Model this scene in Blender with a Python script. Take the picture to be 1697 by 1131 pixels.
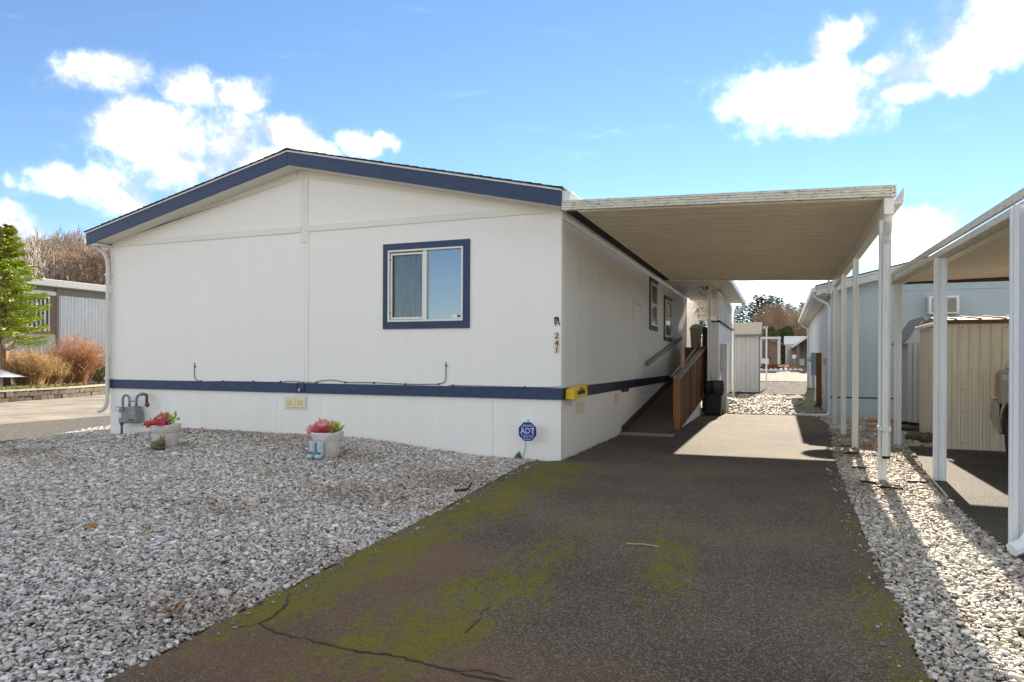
import bpy, math, random
import numpy as np
from mathutils import Matrix, Vector
random.seed(7); rng = np.random.default_rng(7)
for o in list(bpy.data.objects): bpy.data.objects.remove(o)
sc = bpy.context.scene
COL = sc.collection
R = math.radians

# ---------------------------------------------------------------- camera
F = 1131.3; YAW = R(21.48); ROLL = R(0.26); CY = 598.0
CAM = Vector((2.747, -8.782, 1.36))
cd = bpy.data.cameras.new('camera'); cam = bpy.data.objects.new('camera', cd); COL.objects.link(cam)
cd.sensor_fit = 'HORIZONTAL'; cd.sensor_width = 36; cd.lens = 24.0
cd.shift_y = 32.5/1697; cd.clip_start = .05; cd.clip_end = 3000
cam.matrix_world = Matrix.Translation(CAM) @ Matrix.Rotation(YAW, 4, 'Z') @ Matrix.Rotation(R(90), 4, 'X') @ Matrix.Rotation(ROLL, 4, 'Z')
sc.camera = cam

# ---------------------------------------------------------------- sun, sky, exposure
SUN_EL, SUN_AZ = R(26.6), R(3.3)          # azimuth measured from +Y towards +X
SUN_DIR = Vector((math.sin(SUN_AZ)*math.cos(SUN_EL), math.cos(SUN_AZ)*math.cos(SUN_EL), math.sin(SUN_EL)))
sd = bpy.data.lights.new('sun', 'SUN'); sd.energy = 3.8; sd.angle = R(.53); sd.color = (1, .89, .74)
sun = bpy.data.objects.new('sun', sd); COL.objects.link(sun); sun.rotation_euler = SUN_DIR.to_track_quat('Z', 'Y').to_euler()
sun.location = (0, 20, 30)
sc.view_settings.view_transform = 'Standard'; sc.view_settings.look = 'None'; sc.view_settings.gamma = 1
sc.view_settings.use_curve_mapping = False
sc.view_settings.exposure = 1.94
SKY_STRENGTH = .05

def pray(x, y):
    "direction of a photograph pixel"
    u, v = x-848.5, CY-y
    c, s = math.cos(ROLL), math.sin(ROLL)
    u, v = u*c-v*s, u*s+v*c
    return Vector((-math.sin(YAW), math.cos(YAW), 0)) + Vector((math.cos(YAW), math.sin(YAW), 0))*(u/F) + Vector((0, 0, v/F))
def G(x, y, z=0.): r = pray(x, y); return CAM + r*((z-CAM.z)/r.z)
def onX(x, y, X): r = pray(x, y); return CAM + r*((X-CAM.x)/r.x)
def onY(x, y, Y): r = pray(x, y); return CAM + r*((Y-CAM.y)/r.y)

# ---------------------------------------------------------------- node helper
class NT:
    def __init__(s, nt): s.t = nt; nt.nodes.clear()
    def n(s, typ, out=0, props=None, **ins):
        nd = s.t.nodes.new(typ)
        for k, v in (props or {}).items(): setattr(nd, k, v)
        for k, v in ins.items():
            key = int(k[1:]) if k[0] == 'i' and k[1:].isdigit() else k.replace('_', ' ')
            s.set(nd.inputs[key], v)
        nd_out = nd.outputs[out] if len(nd.outputs) else None
        s.last = nd
        return nd_out
    def set(s, inp, v):
        if isinstance(v, bpy.types.NodeSocket): s.t.links.new(v, inp)
        elif isinstance(v, (tuple, list)) and inp.type == 'RGBA' and len(v) == 3: inp.default_value = (*v, 1)
        else: inp.default_value = v
    def m(s, op, a, b=0., c=0., clamp=False): return s.n('ShaderNodeMath', props=dict(operation=op, use_clamp=clamp), i0=a, i1=b, i2=c)
    def v(s, op, a, b=(0, 0, 0), out=0): return s.n('ShaderNodeVectorMath', out=out, props=dict(operation=op), i0=a, i1=b)
    def mr(s, x, a, b, c, d): return s.n('ShaderNodeMapRange', i0=x, i1=a, i2=b, i3=c, i4=d)
    def sm(s, x, a, b, c=0., d=1.): return s.n('ShaderNodeMapRange', props=dict(interpolation_type='SMOOTHSTEP'), i0=x, i1=a, i2=b, i3=c, i4=d)
    def mix(s, f, a, b, mode='MIX'):
        nd = s.t.nodes.new('ShaderNodeMix'); nd.data_type = 'RGBA'; nd.blend_type = mode; nd.clamp_factor = True
        s.set(nd.inputs[0], f); s.set(nd.inputs[6], a); s.set(nd.inputs[7], b)
        return nd.outputs[2]
    def noise(s, vec, scale, detail=4., rough=.55, out=0): return s.n('ShaderNodeTexNoise', out=out, Vector=vec, Scale=scale, Detail=detail, Roughness=rough)

# ---------------------------------------------------------------- world: Nishita sky with clouds
w = bpy.data.worlds.new('World'); sc.world = w; w.use_nodes = True
nt = NT(w.node_tree)
sky = nt.n('ShaderNodeTexSky', props=dict(sky_type='NISHITA', sun_disc=False, sun_elevation=SUN_EL, sun_rotation=SUN_AZ, air_density=1.0, dust_density=0.0, ozone_density=1.6, altitude=0))
d = nt.n('ShaderNodeTexCoord', out=0)     # generated = direction in a world shader
# cumulus: (pixel x, y, half width) of each puff as seen, turned into azimuth and elevation; puffs are 2.1 times wider than high
PUFF = [(165,122,62),(215,120,60),(315,148,66),(395,160,66),(215,215,85),(290,230,130),(380,245,110),(470,220,66),(310,275,110),(430,268,90),(530,250,45),(600,240,48),(640,228,34),
        (155,308,75),(215,328,60),(1280,150,95),(1360,165,110),(1400,190,75),(1360,110,48),(1375,55,55),(1510,155,55),(1480,100,45),(1560,105,90),(1640,70,130),(1690,20,140),(1610,130,65),
        (1520,370,75),(1500,420,110),(1290,470,120),(40,385,80)]
sx = nt.n('ShaderNodeSeparateXYZ', Vector=d); sepn = nt.last
az = nt.m('ARCTAN2', sepn.outputs[0], sepn.outputs[1]); el = nt.m('ARCSINE', sepn.outputs[2])
wob = nt.v('SUBTRACT', nt.noise(d, 8., 4., .6, out=1), (.5, .5, .5))
wob = nt.v('MULTIPLY', wob, (.075, .12, 0.))
pp = nt.v('ADD', nt.n('ShaderNodeCombineXYZ', X=az, Y=nt.m('MULTIPLY', el, 2.1), Z=0.), wob)
acc = None
for (x, y, hw) in PUFF:
    r = pray(x, y).normalized(); rad = hw/F*(1.13 if hw > 70 else 1.0)*(r.z*0+math.sqrt(max(.2, 1-((x-848.5)/F)**2*.35)))/math.sqrt(r.x**2+r.y**2)
    dd = nt.v('DISTANCE', pp, (math.atan2(r.x, r.y), math.asin(r.z)*2.1, 0), out=1)
    e = nt.m('MULTIPLY_ADD', dd, -1/rad, 1.)
    acc = e if acc is None else nt.m('MAXIMUM', acc, e)
# unseen cumulus over the rest of the sky, thickened to brighten the shaded walls
rest = nt.noise(nt.v('MULTIPLY', d, (1, 1, 1.9)), 2.1, 3., .5)
rest = nt.mr(rest, .44, .60, -.6, .9)
away = nt.m('ABSOLUTE', nt.m('ADD', az, YAW))
rest = nt.m('SUBTRACT', rest, nt.m('MULTIPLY', nt.m('MULTIPLY', nt.sm(away, 1.05, .72), nt.sm(el, .75, .58)), 4.))
acc = nt.m('MAXIMUM', acc, rest)
n1 = nt.noise(d, 17., 8., .66)
dens = nt.m('ADD', acc, nt.m('MULTIPLY', nt.m('SUBTRACT', n1, .5), 2.1))
cl = nt.m('POWER', nt.sm(dens, -.15, 1.0, 0., 1.), 1.7)
streak = nt.m('MULTIPLY', nt.sm(nt.noise(nt.v('MULTIPLY', pp, (2., 9., 1.)), 2.2, 5., .6), .56, .85, 0., .08), nt.sm(el, .0, .25))
cl = nt.m('MAXIMUM', cl, streak)
zc = nt.n('ShaderNodeSeparateXYZ', out=2, Vector=d)
shade = nt.sm(nt.noise(d, 11., 5., .6), .36, .68, 0., 1.)
cloudc = nt.mix(shade, (4.3, 4.7, 5.1), (25., 23., 20.5))
skyc = nt.mix(1., sky, (.74, .86, .98), 'MULTIPLY')
final = nt.mix(cl, skyc, cloudc)
final = nt.mix(nt.sm(zc, -.02, .0), (1.2, 1.1, 1.0), final)
bg = nt.n('ShaderNodeBackground', Color=final, Strength=SKY_STRENGTH)
nt.n('ShaderNodeOutputWorld', Surface=bg)

# ---------------------------------------------------------------- materials
MATS = {}
def mat(name, col, rough=.6, var=.12, scale=5., bump=0., bscale=60., metal=0., dirt=None, dirt_amt=.4, stretch=(1, 1, 1), spec=.4, coat=0.):
    "paint / metal / wood: base colour, patchy variation, optional dirt, fine bump, all from world position"
    if name in MATS: return MATS[name]
    m = bpy.data.materials.new(name); m.use_nodes = True; n = NT(m.node_tree); MATS[name] = m
    pos = n.n('ShaderNodeNewGeometry', out=0)
    pv = n.v('MULTIPLY', pos, stretch)
    f = n.noise(pv, scale, 5., .6)
    k = n.mr(f, .3, .7, 1-var, 1+var)
    c = n.mix(1., col, n.n('ShaderNodeCombineXYZ', X=k, Y=k, Z=k), 'MULTIPLY')
    if dirt:
        g = n.noise(n.v('MULTIPLY', pos, tuple(a*2.3 for a in stretch)), scale*1.7, 7., .68)
        c = n.mix(n.m('MULTIPLY', n.sm(g, .48, .74), dirt_amt), c, dirt)
    b = n.n('ShaderNodeBsdfPrincipled', Base_Color=c, Roughness=n.mr(f, .2, .8, max(.02, rough-.08), min(1, rough+.1)), Metallic=metal, Specular_IOR_Level=spec, Coat_Weight=coat)
    bs = n.last
    if bump:
        h = n.noise(n.v('MULTIPLY', pos, stretch), bscale, 4., .6)
        nb = n.n('ShaderNodeBump', Strength=bump, Distance=.01, Height=h)
        n.set(bs.inputs['Normal'], nb)
    n.n('ShaderNodeOutputMaterial', Surface=b)
    return m
V = (1, 1, .06)      # vertical grain
WALL = mat('siding_warm_white', (.86, .815, .75), .62, .017, 9., .35, 45., stretch=(1, 1, .03), dirt=(.74, .69, .61), dirt_amt=.10)
SKIRT = mat('skirting_white', (.86, .815, .745), .6, .03, 2.5, .25, 30., stretch=(1, 1, .05), dirt=(.5, .46, .4), dirt_amt=.12)
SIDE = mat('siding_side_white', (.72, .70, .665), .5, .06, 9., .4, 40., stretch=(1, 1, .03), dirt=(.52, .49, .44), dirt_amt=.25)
TRIM = mat('trim_cream_white', (.78, .74, .66), .55, .04, 4.)
SOFFIT = mat('soffit_white', (.76, .735, .68), .6, .04, 3.)
BLUE = mat('navy_paint', (.022, .042, .10), .42, .22, 3.5, .3, 90., stretch=(1, 1, 6), dirt=(.06, .075, .15), dirt_amt=.6)
NAVY_SHADE = mat('navy_paint_shaded', (.014, .018, .034), .42, .2, 5., .3, 90.)  # same navy, darkened: the shade under the carport is in the colour
SHINGLE = mat('dark_shingle', (.035, .032, .032), .95, .35, 14., .8, 120.)
DRIP = mat('drip_edge_white', (.62, .6, .58), .4, .1, 10.)
GUTTER = mat('gutter_white', (.66, .655, .62), .4, .06, 6., dirt=(.45, .43, .38), dirt_amt=.12)
BLACK = mat('black_gap', (.008, .008, .009), .8, .1, 5.)
PAN = mat('carport_pan', (.73, .675, .56), .45, .05, 1.2, dirt=(.45, .39, .28), dirt_amt=.15)
FASC = mat('carport_fascia', (.66, .63, .545), .5, .1, 5., dirt=(.07, .065, .045), dirt_amt=.85, stretch=(1, 1, 3))
POST = mat('carport_post', (.76, .745, .69), .38, .05, 3., dirt=(.5, .47, .38), dirt_amt=.12, stretch=(1, 1, .05))
POSTN = mat('neighbour_post', (.74, .76, .78), .34, .04, 3., dirt=(.5, .48, .42), dirt_amt=.1, stretch=(1, 1, .05))
SPOUT = mat('dirty_downspout', (.72, .70, .64), .4, .06, 4., dirt=(.30, .27, .16), dirt_amt=.35, stretch=(1, 1, .2))
FRAME = mat('vinyl_frame', (.74, .72, .66), .35, .04, 8.)
VENT = mat('cream_vent', (.78, .66, .40), .45, .06, 8.)
CABLE = mat('black_cable', (.012, .012, .013), .5, .1)
METER = mat('meter_grey', (.22, .25, .26), .4, .14, 12., dirt=(.1, .085, .05), dirt_amt=.4, metal=.25)
RUST = mat('rusty_fitting', (.13, .075, .03), .75, .35, 30., dirt=(.02, .015, .01), dirt_amt=.7)
LABELM = mat('paper_label', (.72, .7, .64), .6, .1, 40.)
YEL = mat('yellow_plastic', (.78, .50, .01), .34, .08, 8., dirt=(.4, .25, .01), dirt_amt=.3)
PRINT = mat('dark_print', (.06, .05, .02), .6, .3, 80.)
STEEL = mat('galvanised_steel', (.42, .42, .41), .4, .15, 25., metal=.7)
POT = mat('weathered_pot', (.66, .62, .56), .6, .1, 9., dirt=(.42, .34, .27), dirt_amt=.5)
SOIL = mat('potting_soil', (.05, .035, .025), .95, .4, 40., .6, 60.)
WOODR = mat('redwood_stain', (.135, .05, .02), .6, .38, 7., .5, 60., stretch=(1, 1, .12), dirt=(.06, .03, .015), dirt_amt=.6)
WOODP = mat('orange_cedar', (.36, .15, .04), .55, .3, 8., .4, 60., stretch=(1, 1, .12), dirt=(.1, .04, .015), dirt_amt=.5)
WOODG = mat('weathered_wood', (.33, .27, .20), .8, .25, 10., .5, 70., stretch=(1, .15, 1), dirt=(.1, .08, .06), dirt_amt=.5)
RAMP = mat('ramp_grit', (.105, .09, .073), .9, .16, 6., .5, 240., dirt=(.16, .14, .115), dirt_amt=.5)
CONC = mat('concrete_lip', (.33, .30, .25), .85, .15, 12., .3, 120.)
BLKP = mat('black_bin_plastic', (.012, .013, .016), .38, .2, 10.)
BAG = mat('bin_bag', (.012, .012, .013), .2, .2, 10., .9, 25.)
CREAMP = mat('cream_plastic', (.74, .66, .53), .4, .05, 5.)
WHITEW = mat('porch_white', (.70, .70, .70), .55, .05, 4., dirt=(.5, .48, .44), dirt_amt=.25, stretch=(1, 1, .2))
BROWNT = mat('brown_cap', (.07, .05, .038), .6, .2, 8.)
BOXGREY = mat('service_grey', (.50, .50, .48), .45, .07, 6., dirt=(.33, .31, .27), dirt_amt=.3)
BLGRN = mat('pale_blue_green_siding', (.44, .50, .495), .6, .07, 2., .3, 30., stretch=(1, 1, .05), dirt=(.42, .46, .45), dirt_amt=.4)
NSIDE = mat('neighbour_side_white', (.62, .66, .68), .5, .05, 4., stretch=(1, 1, .05))
NFASC = mat('neighbour_fascia', (.56, .54, .51), .65, .14, 4., dirt=(.22, .2, .18), dirt_amt=.55)
CREAMM = mat('cream_steel', (.68, .625, .50), .42, .05, 3., dirt=(.45, .37, .23), dirt_amt=.3, stretch=(1, 1, .2))
BROWNM = mat('brown_steel', (.11, .055, .032), .5, .2, 6.)
GREYM = mat('grey_steel_shed', (.50, .49, .47), .45, .06, 5., stretch=(1, 1, .2))
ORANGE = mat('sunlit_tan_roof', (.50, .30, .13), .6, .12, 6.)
ROCK = mat('mossy_rock', (.11, .105, .07), .9, .4, 9., .7, 30.)
TAN = mat('tan_pipe', (.56, .36, .24), .5, .1, 8.)
PAINT = mat('champagne_grey_paint', (.21, .20, .18), .3, .05, 3., metal=.6, coat=.8)
CHROME = mat('bumper_chrome', (.5, .49, .46), .18, .1, 6., metal=.9)
TYRE = mat('tyre_rubber', (.02, .018, .016), .85, .2, 30.)
RIM = mat('alloy_rim', (.45, .42, .36), .3, .1, 12., metal=.8)
REDL = mat('red_tail_lens', (.42, .04, .03), .15, .1, 12., coat=1.)
DARKG = mat('dark_glass', (.02, .025, .025), .06, .1, 3.)
BEDREFL = mat('pale_reflection', (.45, .50, .44), .12, .1, 3.)
GRNBOX = mat('sage_green_box', (.30, .34, .19), .5, .07, 6., dirt=(.18, .19, .1), dirt_amt=.3)
BLUEBOX = mat('blue_grey_box', (.26, .33, .38), .45, .07, 6.)
PVC = mat('grey_pvc', (.52, .52, .5), .45, .06, 6.)
SHEDW = mat('weathered_white_metal', (.62, .61, .58), .55, .07, 3., dirt=(.40, .35, .22), dirt_amt=.35, stretch=(1, 1, .15))
MOSSROOF = mat('mossy_roof', (.36, .30, .20), .9, .15, 3., .4, 30., dirt=(.16, .10, .02), dirt_amt=.8)
BRNSHED = mat('brown_shed', (.21, .135, .095), .7, .08, 4.)
OLIVEM = mat('olive_siding', (.20, .20, .16), .6, .1, 4., stretch=(1, 1, .1))
WHITEF = mat('far_white', (.68, .67, .65), .6, .05, 3.)
CORR = mat('corrugated_white', (.70, .71, .72), .42, .04, 3., dirt=(.5, .48, .46), dirt_amt=.2)
GREYF = mat('grey_building_trim', (.20, .19, .18), .6, .1, 5.)
STUCCO = mat('grey_stucco', (.60, .585, .56), .85, .05, 2.)
BARKP = mat('post_bark', (.25, .13, .055), .85, .25, 10., .6, 40., stretch=(1, 1, .2))
BARK = mat('bark', (.15, .115, .085), .9, .3, 6., .6, 30.)
BARKL = mat('pale_bark', (.40, .36, .30), .85, .2, 6.)
TWIG = mat('bare_twigs', (.30, .215, .15), .9, .3, .35)
TWIGT = mat('tan_twigs', (.46, .30, .13), .8, .3, 5.)
TWIGR = mat('red_twigs', (.46, .24, .125), .8, .3, 5.)
BLOCK = mat('retaining_block', (.14, .11, .08), .95, .3, 6., .8, 30., dirt=(.07, .055, .04), dirt_amt=.6)
CAPB = mat('retaining_cap', (.42, .35, .26), .95, .2, 6., .6, 30.)
PALEG2 = mat('grey_lid', (.55, .56, .58), .6, .08, 8.)
NEEDLE = mat('spruce_needles', (.30, .36, .035), .6, .45, 2.2, spec=.3)
NEEDLED = mat('fir_needles_far', (.055, .08, .042), .7, .35, .25)
ARBOR = mat('arborvitae_leaf', (.07, .085, .02), .8, .35, 1.2)
SHRUBG = mat('green_shrub_leaf', (.17, .19, .05), .7, .35, 3.)
PINK = mat('pink_petal', (.78, .30, .36), .55, .15, 40.)
CORAL = mat('coral_petal', (.62, .085, .10), .55, .2, 40.)
PEACH = mat('peach_petal', (.66, .36, .21), .55, .2, 40.)
MAG = mat('magenta_petal', (.68, .06, .20), .55, .15, 40.)
LEAFY = mat('yellow_green_leaf', (.34, .42, .05), .5, .2, 40.)
BABY = mat('baby_blue_ceramic', (.46, .55, .57), .35, .12, 40.)
STONEA = mat('mossy_ornament', (.15, .115, .06), .85, .5, 40., .6, 60.)
LEAFB = mat('dry_leaf', (.36, .14, .035), .7, .3, 30.)
SIGNB = mat('sign_blue', (.012, .025, .20), .3, .06, 20.)
SIGNW = mat('sign_white', (.72, .75, .82), .4, .04, 20.)
CURT = mat('lace_curtain', (.80, .75, .70), .9, .45, 22., stretch=(1, 1, .12))
REFLBACK = mat('cloud_reflection_grey', (.26, .24, .30), .8, .15, 3.)  # purple-grey of reflected cloud, put into the colour behind the right pane
DARKIN = mat('dark_interior', (.03, .028, .027), .9, .1)
BRASS = mat('brass_number', (.045, .028, .012), .4, .2, 60., metal=.3)
PINB = mat('number_backing', (.72, .62, .48), .6, .08, 30.)
WHITEPL = mat('white_plastic', (.75, .75, .74), .4, .04, 10.)
TERRA = mat('wooden_tub', (.40, .17, .06), .7, .2, 5.)
CRACKM = mat('crack_dark', (.045, .036, .025), .95, .3, 30.)

def glassmat(name, tint, refl):
    m = bpy.data.materials.new(name); m.use_nodes = True; n = NT(m.node_tree)
    fr = n.n('ShaderNodeFresnel', IOR=1.6)
    wv = n.noise(n.n('ShaderNodeNewGeometry', out=0), 2.2, 2., .5)
    nb = n.n('ShaderNodeBump', Strength=.06, Distance=.02, Height=wv)
    gl = n.n('ShaderNodeBsdfGlossy', Color=(1, 1, 1, 1), Roughness=.02, Normal=nb)
    tr = n.n('ShaderNodeBsdfTransparent', Color=(*tint, 1))
    s = n.n('ShaderNodeMixShader', i0=n.m('ADD', fr, refl, clamp=True), i1=tr, i2=gl)
    n.n('ShaderNodeOutputMaterial', Surface=s)
    return m
GLASS = glassmat('window_glass', (.86, .87, .9), .11)
def screenmat():
    m = bpy.data.materials.new('insect_screen'); m.use_nodes = True; n = NT(m.node_tree)
    s = n.n('ShaderNodeMixShader', i0=.22, i1=n.n('ShaderNodeBsdfTransparent'), i2=n.n('ShaderNodeBsdfDiffuse', Color=(.07, .07, .07, 1)))
    n.n('ShaderNodeOutputMaterial', Surface=s); return m
SCREEN = screenmat()

def ellmask(n, pos, ells):
    "soft mask: union of ellipses (cx, cy, rx, ry, angle deg) on the ground"
    acc = None
    for cx, cy, rx, ry, ang, *off in ells:
        a = R(ang); ux, uy = (math.cos(a)/rx, math.sin(a)/rx, 0), (-math.sin(a)/ry, math.cos(a)/ry, 0)
        dv = n.v('SUBTRACT', pos, (cx, cy, 0))
        p, q = n.v('DOT_PRODUCT', dv, ux, out=1), n.v('DOT_PRODUCT', dv, uy, out=1)
        e = n.m('SUBTRACT', off[0] if off else 1., n.m('MULTIPLY_ADD', p, p, n.m('MULTIPLY', q, q)))
        acc = e if acc is None else n.m('MAXIMUM', acc, e)
    return acc
def asphalt(name, base, moss=None, brown=None, speck=.5):
    m = bpy.data.materials.new(name); m.use_nodes = True; n = NT(m.node_tree)
    pos = n.n('ShaderNodeNewGeometry', out=0)
    big = n.noise(pos, .8, 5., .6)
    c = n.mix(n.sm(big, .3, .7), tuple(v*.72 for v in base), tuple(v*1.35 for v in base))
    vo = n.n('ShaderNodeTexVoronoi', out=1, Vector=pos, Scale=135.)
    g = n.n('ShaderNodeSeparateColor', out=0, Color=vo)
    c = n.mix(n.m('MULTIPLY', n.sm(g, .62, .95), speck), c, (.30, .265, .21))
    c = n.mix(n.m('MULTIPLY', n.sm(g, .35, .0), .6), c, tuple(v*.45 for v in base))
    fine = n.noise(pos, 160., 3., .7)
    if brown:
        bm = n.sm(n.m('ADD', ellmask(n, pos, brown), n.m('MULTIPLY', n.m('SUBTRACT', n.noise(pos, 1.6, 5., .6), .5), 1.6)), .0, 1.1)
        c = n.mix(n.m('MULTIPLY', bm, .65), c, (.17, .095, .048))
    if moss:
        ps = n.v('MULTIPLY', pos, (1.6, .8, 1))
        na, nb_, nc_ = n.noise(ps, 2.2, 4., .6), n.noise(ps, 9., 5., .7), n.noise(pos, 60., 4., .75)
        nz = n.m('ADD', n.m('ADD', n.m('MULTIPLY', n.m('SUBTRACT', na, .5), 2.2), n.m('MULTIPLY', n.m('SUBTRACT', nb_, .5), 4.0)), n.m('MULTIPLY', n.m('SUBTRACT', nc_, .5), 4.5))
        mk = n.sm(n.m('ADD', n.m('MAXIMUM', ellmask(n, pos, moss), -1.5), nz), .25, .95)
        c = n.mix(n.m('MULTIPLY', mk, .9), c, n.mix(n.sm(fine, .3, .7), (.07, .072, .004), (.24, .205, .012)))
    b = n.n('ShaderNodeBsdfPrincipled', Base_Color=c, Roughness=.9, Specular_IOR_Level=.25); bs = n.last
    n.set(bs.inputs['Normal'], n.n('ShaderNodeBump', Strength=.7, Distance=.006, Height=n.m('ADD', g, n.m('MULTIPLY', fine, .7))))
    n.n('ShaderNodeOutputMaterial', Surface=b); return m
MOSS = [(.12, -.8, .6, .7, 0), (.2, -1.7, .5, 1.1, 0), (.2, -3.1, .45, 1.5, 0), (.15, -4.6, .42, 1.4, 0), (.2, -5.6, .34, .8, 0), (1.14, -5.5, .42, 1.1, -8, .95), (1.25, -4.2, .3, 1.7, -5, .6), (2.04, -4.1, .3, 1.6, 4, .55), (3.27, -5.0, .22, 1.4, 0, .6), (3.3, -3.2, .14, 1.4, 0, .3), (1.9, 9.3, 1.3, .5, 4, .7), (3.0, 9.1, .6, .6, 20, .6), (3.35, 7.5, .3, 1.0, 0)]
ASPH = asphalt('driveway_asphalt', (.097, .074, .047), MOSS, [(.8, -6.2, 1.6, .9, 0), (2.1, -6.3, 1.0, .6, 0), (.6, -5.0, .5, 1.2, 0)], .62)
ASPH2 = asphalt('neighbour_asphalt', (.075, .065, .052), None, None, .5)
ROADM = asphalt('street_asphalt', (.27, .24, .19), None, None, .35)
ROADB = asphalt('lane_asphalt', (.11, .096, .072), None, None, .35)

def groundmat(name, a, b, scale, bump=.6):
    m = bpy.data.materials.new(name); m.use_nodes = True; n = NT(m.node_tree)
    pos = n.n('ShaderNodeNewGeometry', out=0)
    vo = n.n('ShaderNodeTexVoronoi', out=1, Vector=pos, Scale=scale); g = n.n('ShaderNodeSeparateColor', out=0, Color=vo)
    f = n.m('ADD', n.m('MULTIPLY', g, .7), n.m('MULTIPLY', n.noise(pos, scale*.12, 5., .6), .5))
    c = n.mix(n.sm(f, .25, .95), a, b)
    bsd = n.n('ShaderNodeBsdfPrincipled', Base_Color=c, Roughness=.95, Specular_IOR_Level=.2); bs = n.last
    n.set(bs.inputs['Normal'], n.n('ShaderNodeBump', Strength=bump, Distance=.02, Height=g))
    n.n('ShaderNodeOutputMaterial', Surface=bsd); return m
GBED = groundmat('gravel_bed', (.045, .040, .034), (.18, .165, .145), 60.)
EARTH = groundmat('bare_ground', (.20, .18, .14), (.36, .33, .27), 20., .3)
MULCH = groundmat('bark_mulch', (.018, .011, .007), (.07, .04, .025), 30.)
LITTER = groundmat('leaf_litter', (.10, .08, .045), (.23, .17, .10), 1.2, .2)
def stonemat():
    m = bpy.data.materials.new('gravel_stone'); m.use_nodes = True; n = NT(m.node_tree)
    a = n.n('ShaderNodeAttribute', props=dict(attribute_name='Col'))
    pos = n.n('ShaderNodeNewGeometry', out=0)
    k = n.mr(n.noise(pos, 120., 3., .6), .3, .7, .75, 1.2)
    c = n.mix(1., a, n.n('ShaderNodeCombineXYZ', X=k, Y=k, Z=k), 'MULTIPLY')
    b = n.n('ShaderNodeBsdfPrincipled', Base_Color=c, Roughness=.75, Specular_IOR_Level=.3)
    n.n('ShaderNodeOutputMaterial', Surface=b); return m
STONE = stonemat()

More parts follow.
